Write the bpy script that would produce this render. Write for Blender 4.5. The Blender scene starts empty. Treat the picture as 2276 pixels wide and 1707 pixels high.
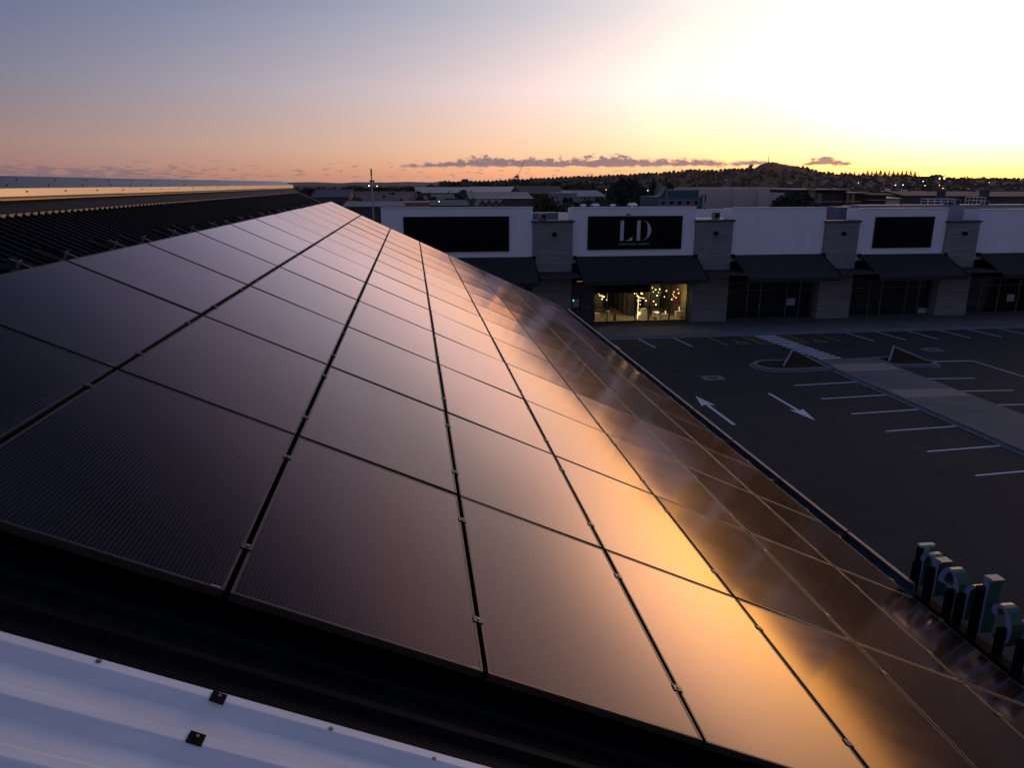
import bpy, bmesh, math, random
from mathutils import Vector, Matrix, Euler
from math import radians as RAD, sin, cos, tan, pi, atan2, sqrt, exp

random.seed(11)
S = bpy.context.scene
COL = S.collection

# ------------------------------------------------------------------ camera
EYE = Vector((0.0, 0.0, 10.7))
PITCH, YAW = RAD(15.552), RAD(7.727)
FPX, CX, CY = 1600.0, 1138.0, 853.5           # lens measured on a 2276 px wide frame
cam_d = bpy.data.cameras.new('camera')
cam_d.sensor_width = 36.0
cam_d.lens = FPX / 2276.0 * 36.0
cam_d.clip_start = 0.05
cam_d.clip_end = 60000
cam = bpy.data.objects.new('camera', cam_d)
COL.objects.link(cam)
cam.location = EYE
cam.rotation_euler = (RAD(90) - PITCH, 0, -YAW)
S.camera = cam

FW = Vector((sin(YAW)*cos(PITCH), cos(YAW)*cos(PITCH), -sin(PITCH)))
RT = Vector((cos(YAW), -sin(YAW), 0))
DN = FW.cross(RT)


def at(px, py, Y):
    """the point at distance Y (world y) that was surveyed at a photo position"""
    r = FW*FPX + RT*(px-CX) + DN*(py-CY)
    return EYE + r*(Y/r.y)


# ------------------------------------------------------------------ exposure
S.view_settings.view_transform = 'Standard'
S.view_settings.look = 'None'
S.view_settings.exposure = 0.0
S.view_settings.gamma = 1.0

# ------------------------------------------------------------------ world: dusk sky after sunset
SUN_AZ, SUN_EL = 41.0, 1.5
W = bpy.data.worlds.new('World')
S.world = W
W.use_nodes = True
NT = W.node_tree
NT.nodes.clear()


class NB:
    """small node-building helper"""
    def __init__(self, tree):
        self.t = tree

    def n(self, typ, **kw):
        nd = self.t.nodes.new(typ)
        for k, v in kw.items():
            setattr(nd, k, v)
        return nd

    def put(self, sock, v):
        if isinstance(v, bpy.types.NodeSocket):
            self.t.links.new(v, sock)
        elif v is not None:
            sock.default_value = v

    def m(self, op, a, b=None, c=None, clamp=False):
        nd = self.n('ShaderNodeMath', operation=op)
        nd.use_clamp = clamp
        for i, v in enumerate((a, b, c)):
            if v is not None:
                self.put(nd.inputs[i], v)
        return nd.outputs[0]

    def vm(self, op, a, b=None):
        nd = self.n('ShaderNodeVectorMath', operation=op)
        self.put(nd.inputs[0], a)
        if b is not None:
            self.put(nd.inputs[1], b)
        return nd.outputs['Value'] if op in ('DOT_PRODUCT', 'LENGTH') else nd.outputs['Vector']

    def mix(self, fac, a, b, typ='MIX'):
        nd = self.n('ShaderNodeMix', data_type='RGBA', blend_type=typ)
        nd.clamp_result = False
        self.put(nd.inputs['Factor'], fac)
        self.put(nd.inputs[6], a)
        self.put(nd.inputs[7], b)
        return nd.outputs[2]

    def ramp(self, fac, stops, interp='LINEAR'):
        nd = self.n('ShaderNodeValToRGB')
        cr = nd.color_ramp
        cr.interpolation = interp
        while len(cr.elements) > 1:
            cr.elements.remove(cr.elements[-1])
        cr.elements[0].position = stops[0][0]
        for p, c in stops[1:]:
            cr.elements.new(p)
        for e, (p, c) in zip(cr.elements, stops):
            e.color = (c[0], c[1], c[2], 1) if not isinstance(c, (int, float)) else (c, c, c, 1)
        self.put(nd.inputs[0], fac)
        return nd.outputs[0]

    def noise(self, vec, scale=5, detail=4, rough=.55, dim='3D'):
        nd = self.n('ShaderNodeTexNoise', noise_dimensions=dim)
        if vec is not None:
            self.put(nd.inputs['Vector'], vec)
        nd.inputs['Scale'].default_value = scale
        nd.inputs['Detail'].default_value = detail
        nd.inputs['Roughness'].default_value = rough
        return nd.outputs[0]

    def smooth(self, v, lo, hi):
        nd = self.n('ShaderNodeMapRange', interpolation_type='SMOOTHSTEP')
        self.put(nd.inputs[0], v)
        nd.inputs[1].default_value = lo
        nd.inputs[2].default_value = hi
        return nd.outputs[0]


def build_sky():
    b = NB(NT)
    tc = b.n('ShaderNodeTexCoord')
    d = b.vm('NORMALIZE', tc.outputs['Generated'])
    sep = b.n('ShaderNodeSeparateXYZ')
    b.put(sep.inputs[0], d)
    x, y, z = sep.outputs
    el = b.m('MULTIPLY', b.m('ARCSINE', z), 57.2958)
    az = b.m('MULTIPLY', b.m('ARCTAN2', x, y), 57.2958)
    a, e = RAD(SUN_AZ), RAD(SUN_EL)
    sv = (sin(a)*cos(e), cos(a)*cos(e), sin(e))
    gam = b.m('MULTIPLY', b.m('ARCCOSINE', b.m('MINIMUM', b.vm('DOT_PRODUCT', d, sv), .99999)), 57.2958)
    elc = b.m('MAXIMUM', el, 0.0)
    fac = b.m('POWER', b.m('DIVIDE', elc, 90.0), .5)
    K = 2.0

    def stops(tab):
        return [(sqrt(el_/90.0), tuple(v/K for v in c)) for el_, c in tab]
    far = b.ramp(fac, stops([(0, (.36, .19, .17)), (.8, (.42, .215, .18)), (2.7, (.40, .26, .235)), (6.7, (.245, .235, .30)),
                             (11.0, (.155, .182, .30)), (16, (.072, .088, .17)), (24, (.028, .042, .092)), (31, (.014, .024, .058)), (50, (.09, .135, .28)), (90, (.09, .14, .29))]))
    mid = b.ramp(fac, stops([(0, (1.0, .45, .25)), (.8, (1.12, .50, .25)), (2.7, (1.0, .63, .42)), (6.7, (.86, .68, .665)),
                             (12, (.545, .53, .60)), (22, (.50, .41, .54)), (31, (.17, .17, .28)), (50, (.14, .19, .36)), (90, (.13, .18, .36))]))
    t = b.m('DIVIDE', b.m('SUBTRACT', 66.0, gam), 30.0)
    t = b.m('MINIMUM', b.m('MAXIMUM', t, -.40), 1.45)
    rel = b.n('ShaderNodeMix', data_type='RGBA', blend_type='DIVIDE')
    rel.inputs['Factor'].default_value = 1
    NT.links.new(mid, rel.inputs[6])
    NT.links.new(far, rel.inputs[7])
    s1, s2 = b.n('ShaderNodeSeparateColor'), b.n('ShaderNodeSeparateColor')
    NT.links.new(rel.outputs[2], s1.inputs[0])
    NT.links.new(far, s2.inputs[0])
    chan = [b.m('MULTIPLY', b.m('MULTIPLY', s2.outputs[i], K), b.m('POWER', s1.outputs[i], t)) for i in range(3)]
    cc = b.n('ShaderNodeCombineColor')
    for i in range(3):
        NT.links.new(chan[i], cc.inputs[i])
    sky = cc.outputs[0]
    # afterglow where the sun went down
    e2 = RAD(5.0)
    gsv = (sin(a)*cos(e2), cos(a)*cos(e2), sin(e2))
    gam2 = b.m('MULTIPLY', b.m('ARCCOSINE', b.m('MINIMUM', b.vm('DOT_PRODUCT', d, gsv), .99999)), 57.2958)
    gq = b.m('DIVIDE', gam2, 11.0)
    g = b.m('MULTIPLY', b.m('EXPONENT', b.m('MULTIPLY', b.m('MULTIPLY', gq, gq), -1.0)), 6.2)
    gcol = b.ramp(b.m('DIVIDE', elc, 12.0), [(0, (.9, .42, .012)), (.12, (1, .47, .05)), (.35, (1, .50, .13)), (1, (1, .56, .32))])
    g = b.m('MULTIPLY', g, b.m('SUBTRACT', 1.0, b.m('MULTIPLY', b.smooth(el, 6, 14), .5)))
    gv = b.n('ShaderNodeVectorMath', operation='SCALE')
    NT.links.new(gcol, gv.inputs[0])
    NT.links.new(g, gv.inputs['Scale'])
    sky = b.vm('ADD', sky, gv.outputs[0])
    # pale earth-shadow sky opposite the afterglow
    back = b.n('ShaderNodeVectorMath', operation='SCALE')
    back.inputs[0].default_value = (.085, .090, .165)
    b.put(back.inputs['Scale'], b.smooth(gam, 75, 125))
    sky = b.vm('ADD', sky, back.outputs[0])
    # low cloud bank
    fc = b.n('ShaderNodeFloatCurve')
    cur = fc.mapping.curves[0]
    prof = [(-30, 0), (-10, 0), (-1, .0), (-.2, .34), (.5, .36), (.9, .16), (1.4, .46), (2.1, .52), (2.9, .46), (3.6, .66), (4.6, .92), (5.8, .98), (6.8, .80),
            (7.6, .70), (9.5, .84), (11, .86), (12, .62), (12.8, .76), (14, 1.0), (15.2, 1.0), (16.4, .88), (17.6, .66), (19, .72), (20.6, .74), (21.8, .62),
            (23, .50), (24.0, .30), (24.8, .46), (25.8, .50), (26.4, .46), (27.6, .44), (28.4, .05), (28.8, .30), (29.6, .62), (30.6, .74), (31.6, .42), (32.6, .20), (33.6, .03), (50, 0)]
    pts = [((p[0]+30)/80, p[1]) for p in prof]
    cur.points[0].location = pts[0]
    cur.points[1].location = pts[-1]
    for p in pts[1:-1]:
        cur.points.new(*p)
    for p in cur.points:
        p.handle_type = 'VECTOR'
    fc.mapping.update()
    b.put(fc.inputs['Value'], b.m('DIVIDE', b.m('ADD', az, 30.0), 80.0, clamp=True))
    h = b.m('MULTIPLY', fc.outputs[0], 1.0)
    vec = b.n('ShaderNodeCombineXYZ')
    b.put(vec.inputs[0], az)
    b.put(vec.inputs[1], b.m('MULTIPLY', el, 1.7))
    n1 = b.noise(vec.outputs[0], 1.25, 6, .62)
    vec2 = b.n('ShaderNodeCombineXYZ')
    b.put(vec2.inputs[0], b.m('MULTIPLY', az, .35))
    b.put(vec2.inputs[1], b.m('MULTIPLY', el, 2.2))
    n2 = b.noise(vec2.outputs[0], 3.0, 4, .55)
    n0 = b.noise(vec2.outputs[0], .8, 2, .5)
    base = b.m('ADD', 1.22, b.m('MULTIPLY', b.m('SUBTRACT', n0, .5), .30))
    top = b.m('ADD', base, b.m('MULTIPLY', h, b.m('ADD', -.25, b.m('MULTIPLY', n1, 2.1))))
    c1 = b.m('MULTIPLY', b.smooth(b.m('SUBTRACT', b.m('ADD', el, b.m('MULTIPLY', b.m('SUBTRACT', n1, .5), .5)), base), -.07, .14), b.smooth(b.m('SUBTRACT', top, el), -.08, .20))
    c1 = b.m('MULTIPLY', c1, b.smooth(h, .03, .14))
    # scattered wisps under it and a thin bank to the left
    band = b.m('MULTIPLY', b.smooth(el, .1, .45), b.m('SUBTRACT', 1.0, b.smooth(el, 1.0, 2.1)))
    side = b.m('SUBTRACT', 1.0, b.smooth(az, 22, 30))
    left = b.m('MULTIPLY', b.m('SUBTRACT', 1.0, b.smooth(az, -21, -11)), b.m('SUBTRACT', 1.0, b.smooth(el, .9, 1.25)))
    th = b.m('SUBTRACT', .572, b.m('MULTIPLY', left, .15))
    c2 = b.m('MULTIPLY', b.m('MULTIPLY', b.smooth(b.m('SUBTRACT', n2, th), 0, .09), band), side)
    cl = b.m('MAXIMUM', b.m('MULTIPLY', c1, .95), b.m('MULTIPLY', c2, .62))
    lit = b.m('SUBTRACT', b.m('DIVIDE', b.m('SUBTRACT', el, base), .9), b.m('MULTIPLY', n1, .2))
    ccol = b.mix(b.m('MULTIPLY', b.smooth(az, -20, 32), 1.0), (.18, .145, .195, 1), (.36, .225, .215, 1))
    ccol = b.mix(b.m('MULTIPLY', b.smooth(n1, .35, .7), .45), ccol, b.mix(.55, ccol, (.20, .16, .24, 1)))
    sky = b.mix(cl, sky, ccol)
    bg = b.n('ShaderNodeBackground')
    b.put(bg.inputs[0], sky)
    bg.inputs[1].default_value = 1.0
    out = b.n('ShaderNodeOutputWorld')
    NT.links.new(bg.outputs[0], out.inputs[0])


build_sky()

# ------------------------------------------------------------------ helpers


class MB:
    """collects vertices and faces, then links them as ONE mesh object"""
    def __init__(self):
        self.v, self.f, self.mi = [], [], []
        self.k = 0

    def mat(self, i):
        self.k = i
        return self

    def poly(self, pts):
        s = len(self.v)
        self.v += [tuple(p) for p in pts]
        self.f.append(tuple(range(s, s+len(pts))))
        self.mi.append(self.k)
        return self

    def box(self, x0, x1, y0, y1, z0, z1, M=None):
        c = [Vector((x, y, z)) for x in (x0, x1) for y in (y0, y1) for z in (z0, z1)]
        if M is not None:
            c = [M @ p for p in c]
        s = len(self.v)
        self.v += [tuple(p) for p in c]
        for q in ((0, 1, 3, 2), (4, 6, 7, 5), (0, 4, 5, 1), (2, 3, 7, 6), (0, 2, 6, 4), (1, 5, 7, 3)):
            self.f.append(tuple(s+i for i in q))
            self.mi.append(self.k)
        return self

    def prism(self, pts, axis, a, b):
        """extrude a 2-D outline along an axis ('x': pts are (y,z), 'y': (x,z), 'z': (x,y))"""
        def P(p, t):
            return {'x': (t, p[0], p[1]), 'y': (p[0], t, p[1]), 'z': (p[0], p[1], t)}[axis]
        s = len(self.v)
        n = len(pts)
        self.v += [P(p, a) for p in pts] + [P(p, b) for p in pts]
        self.f.append(tuple(range(s, s+n)))
        self.f.append(tuple(range(s+2*n-1, s+n-1, -1)))
        self.mi += [self.k]*2
        for i in range(n):
            j = (i+1) % n
            self.f.append((s+i, s+n+i, s+n+j, s+j))
            self.mi.append(self.k)
        return self

    def tube(self, p0, p1, r0, r1=None, n=8, cap=True):
        r1 = r0 if r1 is None else r1
        p0, p1 = Vector(p0), Vector(p1)
        ax = (p1-p0).normalized()
        u = ax.orthogonal().normalized()
        w = ax.cross(u)
        s = len(self.v)
        for p, r in ((p0, r0), (p1, r1)):
            for i in range(n):
                t = 2*pi*i/n
                self.v.append(tuple(p + (u*cos(t)+w*sin(t))*r))
        for i in range(n):
            j = (i+1) % n
            self.f.append((s+i, s+j, s+n+j, s+n+i))
            self.mi.append(self.k)
        if cap:
            self.f.append(tuple(range(s+n-1, s-1, -1)))
            self.f.append(tuple(range(s+n, s+2*n)))
            self.mi += [self.k]*2
        return self

    def ball(self, c, r, n=8, m=6, sz=1.0):
        s = len(self.v)
        c = Vector(c)
        for j in range(m+1):
            ph = pi*j/m
            for i in range(n):
                th = 2*pi*i/n
                self.v.append((c.x+r*sin(ph)*cos(th), c.y+r*sin(ph)*sin(th), c.z+r*sz*cos(ph)))
        for j in range(m):
            for i in range(n):
                k = (i+1) % n
                self.f.append((s+j*n+i, s+(j+1)*n+i, s+(j+1)*n+k, s+j*n+k))
                self.mi.append(self.k)
        return self

    def mesh(self, name, mats):
        me = bpy.data.meshes.new(name)
        me.from_pydata(self.v, [], self.f)
        mats = mats if isinstance(mats, (list, tuple)) else [mats]
        for m in mats:
            me.materials.append(m)
        if len(mats) > 1:
            me.polygons.foreach_set('material_index', self.mi)
        me.validate()
        bm = bmesh.new()
        bm.from_mesh(me)
        bmesh.ops.recalc_face_normals(bm, faces=bm.faces)
        bm.to_mesh(me)
        bm.free()
        me.update()
        return me

    def build(self, name, mats, parent=None, loc=None):
        return link(name, self.mesh(name, mats), parent, loc)


def link(name, data, parent=None, loc=None):
    o = bpy.data.objects.new(name, data)
    COL.objects.link(o)
    if parent is not None:
        o.parent = parent
    if loc is not None:
        o.location = loc
    return o


def tag(o, label=None, cat=None, group=None, kind=None):
    if label:
        o['label'] = label
    if cat:
        o['category'] = cat
    if group:
        o['group'] = group
    if kind:
        o['kind'] = kind
    return o


def thing(name, label, cat, loc=(0, 0, 0), group=None):
    o = bpy.data.objects.new(name, None)
    COL.objects.link(o)
    o.location = loc
    return tag(o, label, cat, group)


def smooth_shade(o):
    for p in o.data.polygons:
        p.use_smooth = True
    return o


ORD = ['first', 'second', 'third', 'fourth', 'fifth', 'sixth', 'seventh', 'eighth', 'ninth', 'tenth', 'eleventh', 'twelfth', 'thirteenth', 'fourteenth', 'fifteenth', 'sixteenth']

# ------------------------------------------------------------------ materials


def material(name, color, rough=.6, spec=.5, metal=0.0, var=0.0, vscale=4.0, bump=0.0, bscale=30.0, coords='Object', stretch=None, tint=None):
    m = bpy.data.materials.new(name)
    m.use_nodes = True
    t = m.node_tree
    b = NB(t)
    p = t.nodes['Principled BSDF']
    p.inputs['Base Color'].default_value = (*color, 1)
    p.inputs['Roughness'].default_value = rough
    p.inputs['Specular IOR Level'].default_value = spec
    p.inputs['Metallic'].default_value = metal
    if var or bump:
        tc = b.n('ShaderNodeTexCoord')
        vec = tc.outputs[coords]
        if stretch:
            mp = b.n('ShaderNodeMapping')
            b.put(mp.inputs['Vector'], vec)
            mp.inputs['Scale'].default_value = stretch
            vec = mp.outputs[0]
        if var:
            nz = b.noise(vec, vscale, 5, .62)
            lo = tuple(c*(1-var) for c in color)
            hi = tuple(min(1, c*(1+var)) for c in (tint or color))
            b.put(p.inputs['Base Color'], b.ramp(nz, [(.3, lo), (.7, hi)]))
            b.put(p.inputs['Roughness'], b.m('ADD', rough-.06, b.m('MULTIPLY', nz, .12), clamp=True))
        if bump:
            bp = b.n('ShaderNodeBump')
            bp.inputs['Strength'].default_value = bump
            bp.inputs['Distance'].default_value = .02
            b.put(bp.inputs['Height'], b.noise(vec, bscale, 4, .6))
            b.put(p.inputs['Normal'], bp.outputs[0])
    return m


def glow(name, color, strength):
    m = bpy.data.materials.new(name)
    m.use_nodes = True
    t = m.node_tree
    t.nodes.clear()
    e = t.nodes.new('ShaderNodeEmission')
    e.inputs[0].default_value = (*color, 1)
    e.inputs[1].default_value = strength
    o = t.nodes.new('ShaderNodeOutputMaterial')
    t.links.new(e.outputs[0], o.inputs[0])
    return m


def solar_glass():
    """dark mono cells with fine busbars under anti-reflective, lightly textured glass"""
    m = bpy.data.materials.new('solar_glass')
    m.use_nodes = True
    t = m.node_tree
    t.nodes.clear()
    b = NB(t)
    tc = b.n('ShaderNodeTexCoord')
    sep = b.n('ShaderNodeSeparateXYZ')
    b.put(sep.inputs[0], tc.outputs['Object'])
    x, y, z = sep.outputs
    pit = .0168
    fx = b.m('FRACT', b.m('DIVIDE', b.m('ADD', x, 5.0), pit))
    line = b.m('SUBTRACT', 1.0, b.smooth(b.m('ABSOLUTE', b.m('SUBTRACT', fx, .5)), .03, .06))
    fy = b.m('FRACT', b.m('DIVIDE', b.m('ADD', y, 5.0), .0143))
    bead = b.m('SUBTRACT', 1.0, b.smooth(b.m('ABSOLUTE', b.m('SUBTRACT', fy, .5)), .1, .2))
    line = b.m('MULTIPLY', line, b.m('ADD', .55, b.m('MULTIPLY', bead, .45)))
    gx = b.m('FRACT', b.m('DIVIDE', b.m('ADD', x, .504+5*.168), .168))
    gap = b.m('SUBTRACT', 1.0, b.smooth(b.m('ABSOLUTE', b.m('SUBTRACT', gx, .5)), .485, .5))
    oi = b.n('ShaderNodeObjectInfo')
    nz = b.noise(tc.outputs['Object'], 1.4, 3, .5)
    cell = b.mix(nz, (.0035, .0034, .0065, 1), (.0065, .0055, .009, 1))
    col = b.mix(line, cell, (.085, .075, .085, 1))
    # a thin film of dust, streaked down the slope
    mp = b.n('ShaderNodeMapping')
    b.put(mp.inputs['Vector'], b.vm('ADD', tc.outputs['Object'], oi.outputs['Location']))
    mp.inputs['Scale'].default_value = (1.0, 2.6, 1)
    dn = b.noise(mp.outputs[0], 2.3, 6, .62)
    dust = b.m('MULTIPLY', b.smooth(dn, .5, .8), .010)
    # dirt that collects along the lower frame edge, and dried drops
    edge = b.m('MULTIPLY', b.smooth(x, .40, .51), b.m('MULTIPLY', b.smooth(dn, .3, .7), .035))
    vo = b.n('ShaderNodeTexVoronoi')
    b.put(vo.inputs['Vector'], b.vm('ADD', tc.outputs['Object'], oi.outputs['Location']))
    vo.inputs['Scale'].default_value = 9.0
    drop = b.m('MULTIPLY', b.m('SUBTRACT', 1.0, b.smooth(vo.outputs['Distance'], .03, .075)), b.m('MULTIPLY', b.smooth(dn, .52, .62), .06))
    dust = b.m('ADD', dust, b.m('ADD', edge, drop))
    col = b.mix(dust, col, (.35, .32, .28, 1))
    dif = b.n('ShaderNodeBsdfDiffuse')
    b.put(dif.inputs[0], col)
    bp = b.n('ShaderNodeBump')
    bp.inputs['Strength'].default_value = .12
    bp.inputs['Distance'].default_value = .004
    b.put(bp.inputs['Height'], b.noise(tc.outputs['Object'], 2.2, 2, .5))
    gl = b.n('ShaderNodeBsdfGlossy')
    gl.inputs['Color'].default_value = (1, .84, .85, 1)
    b.put(gl.inputs['Roughness'], b.m('ADD', .092, b.m('MULTIPLY', b.m('SUBTRACT', dn, .5), .04)))
    fr = b.n('ShaderNodeFresnel')
    fr.inputs[0].default_value = 1.5
    f = b.m('MULTIPLY', b.m('POWER', fr.outputs[0], 2.12), 7.8)
    f = b.m('MINIMUM', b.m('DIVIDE', f, b.m('ADD', 1.0, b.m('MULTIPLY', f, .55))), .88)
    mx = b.n('ShaderNodeMixShader')
    b.put(mx.inputs[0], f)
    t.links.new(dif.outputs[0], mx.inputs[1])
    t.links.new(gl.outputs[0], mx.inputs[2])
    o = b.n('ShaderNodeOutputMaterial')
    t.links.new(mx.outputs[0], o.inputs[0])
    return m


def board_concrete():
    m = material('board_marked_concrete', (.22, .21, .20), .85, .2)
    t = m.node_tree
    b = NB(t)
    p = t.nodes['Principled BSDF']
    tc = b.n('ShaderNodeTexCoord')
    mp = b.n('ShaderNodeMapping')
    b.put(mp.inputs['Vector'], tc.outputs['Object'])
    mp.inputs['Scale'].default_value = (.35, .35, 5.5)
    n = b.noise(mp.outputs[0], 1.6, 6, .65)
    n2 = b.noise(tc.outputs['Object'], .9, 4, .6)
    c = b.ramp(n, [(.28, (.15, .145, .145)), (.5, (.235, .226, .22)), (.72, (.32, .30, .29))])
    b.put(p.inputs['Base Color'], b.mix(b.smooth(n2, .45, .75), c, b.mix(.5, c, (.17, .165, .16, 1))))
    bp = b.n('ShaderNodeBump')
    bp.inputs['Strength'].default_value = .5
    bp.inputs['Distance'].default_value = .02
    b.put(bp.inputs['Height'], n)
    b.put(p.inputs['Normal'], bp.outputs[0])
    return m


def asphalt():
    m = material('asphalt', (.043, .042, .045), .9, .15)
    t = m.node_tree
    b = NB(t)
    p = t.nodes['Principled BSDF']
    tc = b.n('ShaderNodeTexCoord')
    big = b.noise(tc.outputs['Object'], .16, 5, .6)
    mid = b.noise(tc.outputs['Object'], 1.6, 5, .65)
    fine = b.noise(tc.outputs['Object'], 55, 3, .7)
    c = b.ramp(big, [(.3, (.0265, .0255, .0260)), (.7, (.038, .036, .0355))])
    c = b.mix(b.m('MULTIPLY', b.smooth(mid, .45, .75), .55), c, (.022, .022, .024, 1))
    c = b.mix(b.m('MULTIPLY', b.smooth(fine, .52, .8), .55), c, (.08, .076, .08, 1))
    vo = b.n('ShaderNodeTexVoronoi')
    b.put(vo.inputs['Vector'], b.vm('ADD', tc.outputs['Object'], b.vm('MULTIPLY', b.n('ShaderNodeTexNoise').outputs[1], (.6, .6, 0))))
    vo.inputs['Scale'].default_value = .42
    stain = b.m('MULTIPLY', b.m('SUBTRACT', 1.0, b.smooth(vo.outputs['Distance'], .05, .28)), b.smooth(mid, .35, .6))
    c = b.mix(b.m('MULTIPLY', stain, .6), c, (.014, .014, .0155, 1))
    # laying joints along the aisle
    sep = b.n('ShaderNodeSeparateXYZ')
    b.put(sep.inputs[0], tc.outputs['Object'])
    wob = b.m('MULTIPLY', b.noise(tc.outputs['Object'], .7, 2, .5), .25)
    jx = b.m('ABSOLUTE', b.m('SUBTRACT', b.m('FRACT', b.m('DIVIDE', b.m('ADD', b.m('ADD', sep.outputs[0], wob), 1.2), 3.6)), .5))
    j = b.m('SUBTRACT', 1.0, b.smooth(jx, .004, .016))
    c = b.mix(b.m('MULTIPLY', j, .6), c, (.02, .02, .022, 1))
    b.put(p.inputs['Base Color'], c)
    bp = b.n('ShaderNodeBump')
    bp.inputs['Strength'].default_value = .35
    bp.inputs['Distance'].default_value = .01
    b.put(bp.inputs['Height'], fine)
    b.put(p.inputs['Normal'], bp.outputs[0])
    return m


def paving():
    m = material('exposed_concrete', (.16, .155, .15), .85, .2)
    t = m.node_tree
    b = NB(t)
    p = t.nodes['Principled BSDF']
    tc = b.n('ShaderNodeTexCoord')
    big = b.noise(tc.outputs['Object'], .35, 5, .6)
    fine = b.noise(tc.outputs['Object'], 38, 3, .7)
    c = b.ramp(big, [(.3, (.095, .093, .095)), (.7, (.145, .14, .138))])
    c = b.mix(b.m('MULTIPLY', b.smooth(fine, .5, .8), .5), c, (.20, .19, .185, 1))
    sep = b.n('ShaderNodeSeparateXYZ')
    b.put(sep.inputs[0], tc.outputs['Object'])
    for o_, per in ((0, 3.0), (1, 3.0)):
        jx = b.m('ABSOLUTE', b.m('SUBTRACT', b.m('FRACT', b.m('DIVIDE', sep.outputs[o_], per)), .5))
        c = b.mix(b.m('MULTIPLY', b.m('SUBTRACT', 1.0, b.smooth(jx, .003, .008)), .6), c, (.05, .05, .05, 1))
    b.put(p.inputs['Base Color'], c)
    bp = b.n('ShaderNodeBump')
    bp.inputs['Strength'].default_value = .3
    bp.inputs['Distance'].default_value = .01
    b.put(bp.inputs['Height'], fine)
    b.put(p.inputs['Normal'], bp.outputs[0])
    return m


def worn_paint(name, col, under=(.05, .05, .052)):
    m = material(name, col, .8, .2)
    t = m.node_tree
    b = NB(t)
    p = t.nodes['Principled BSDF']
    tc = b.n('ShaderNodeTexCoord')
    n = b.noise(tc.outputs['Object'], 26, 5, .7)
    n2 = b.noise(tc.outputs['Object'], 2.0, 3, .6)
    f = b.smooth(b.m('ADD', n, b.m('MULTIPLY', n2, .35)), .72, .92)
    b.put(p.inputs['Base Color'], b.mix(b.m('MULTIPLY', f, .65), (*col, 1), (*under, 1)))
    return m


def foliage(name, c0, c1):
    m = material(name, c0, .75, .2)
    t = m.node_tree
    b = NB(t)
    p = t.nodes['Principled BSDF']
    g = b.n('ShaderNodeNewGeometry')
    oi = b.n('ShaderNodeObjectInfo')
    r = b.m('FRACT', b.m('ADD', g.outputs['Random Per Island'], oi.outputs['Random']))
    b.put(p.inputs['Base Color'], b.ramp(r, [(0, c0), (.6, tuple((p_+q_)/2 for p_, q_ in zip(c0, c1))), (1, c1)]))
    return m


M = {}
M['glass'] = solar_glass()
M['frame'] = material('black_anodised_frame', (.042, .036, .033), .42, .4, .6, .2, 6)
M['clamp'] = material('black_clamp', (.03, .026, .024), .4, .5, .5)
M['bolt'] = material('steel_bolt', (.22, .21, .20), .45, .5, 1.0)
M['label'] = material('white_label', (.6, .6, .6), .6)
M['rail'] = material('dark_aluminium', (.05, .05, .055), .5, .5, .7)
M['galv'] = material('galvanised_bracket', (.22, .23, .24), .45, .5, .8)
M['darkroof'] = material('charcoal_roof_steel', (.005, .0053, .006), .62, .07, 0, .25, 3, 0, 30, 'Object', (.2, 2, 1))
M['whiteroof'] = material('pale_painted_roof_steel', (.70, .73, .75), .36, .45, 0, .13, 2.4, .05, 60, 'Object', (.35, 3.5, 1))
M['ridge'] = material('pale_ridge_steel', (.33, .275, .215), .32, .5, .75, .14, 2.2, 0, 30, 'Object', (2, .4, 1))
M['apron'] = material('brown_black_apron', (.010, .009, .009), .6, .2)
M['closer'] = material('white_rib_closer', (.62, .60, .56), .5, .4)
M['gutter'] = material('blue_grey_gutter', (.07, .115, .16), .6, .2, 0, .3, 3)
M['gutterlip'] = material('gutter_lip', (.13, .105, .095), .5, .35, .3)
M['black'] = material('black_steel', (.006, .006, .007), .75, .06)
M['wallgrey'] = material('precast_grey', (.2, .2, .2), .85, .2, 0, .15, 1)
M['asphalt'] = asphalt()
M['paving'] = paving()
M['tactile'] = material('warm_concrete_patch', (.27, .215, .18), .85, .2, 0, .2, 9)
M['kerb'] = material('kerb_concrete', (.16, .17, .185), .85, .2, 0, .25, 3)
M['mulch'] = material('brown_mulch', (.030, .019, .013), .95, .1, 0, .6, 22, .9, 40)
M['paintw'] = worn_paint('white_road_paint', (.60, .60, .62))
M['painty'] = worn_paint('yellow_road_paint', (.36, .23, .035))
M['iron'] = material('cast_iron', (.03, .03, .032), .7, .3, .4, .3, 8)
M['conc'] = board_concrete()
M['plaster'] = material('white_panel', (.76, .77, .77), .7, .3, 0, .035, .7, .03, 12, 'Object', (1, 1, .25))
M['trim'] = material('white_trim', (.70, .69, .69), .5, .4)
M['awning'] = material('charcoal_awning', (.030, .028, .028), .65, .15, 0, .12, 2, 0, 30, 'Object', (3, .3, .3))
M['signblack'] = material('black_sign_panel', (.003, .0035, .004), .5, .08, 0, .2, 1.5)
M['signlet'] = material('silver_sign_letter', (.52, .52, .54), .6, .3)
M['alu'] = material('dark_shopfront_frame', (.05, .055, .06), .5, .4, .4)
M['alulight'] = material('silver_shopfront_frame', (.11, .11, .115), .45, .5, .6)
M['roofwhite'] = material('white_membrane_roof', (.42, .36, .37), .6, .3, 0, .1, 1)
M['roofblue'] = material('blue_grey_cladding', (.11, .13, .19), .6, .4, 0, .15, .6, 0, 30, 'Object', (4, 1, .2))
M['poster'] = material('pale_blue_poster', (.30, .36, .42), .6)
M['red'] = material('red_box', (.35, .03, .03), .6)
M['ply'] = material('white_plinth', (.7, .68, .62), .7)
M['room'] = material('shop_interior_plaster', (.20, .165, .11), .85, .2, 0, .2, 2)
M['roomdark'] = material('dark_display_board', (.03, .027, .022), .8)
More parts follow.
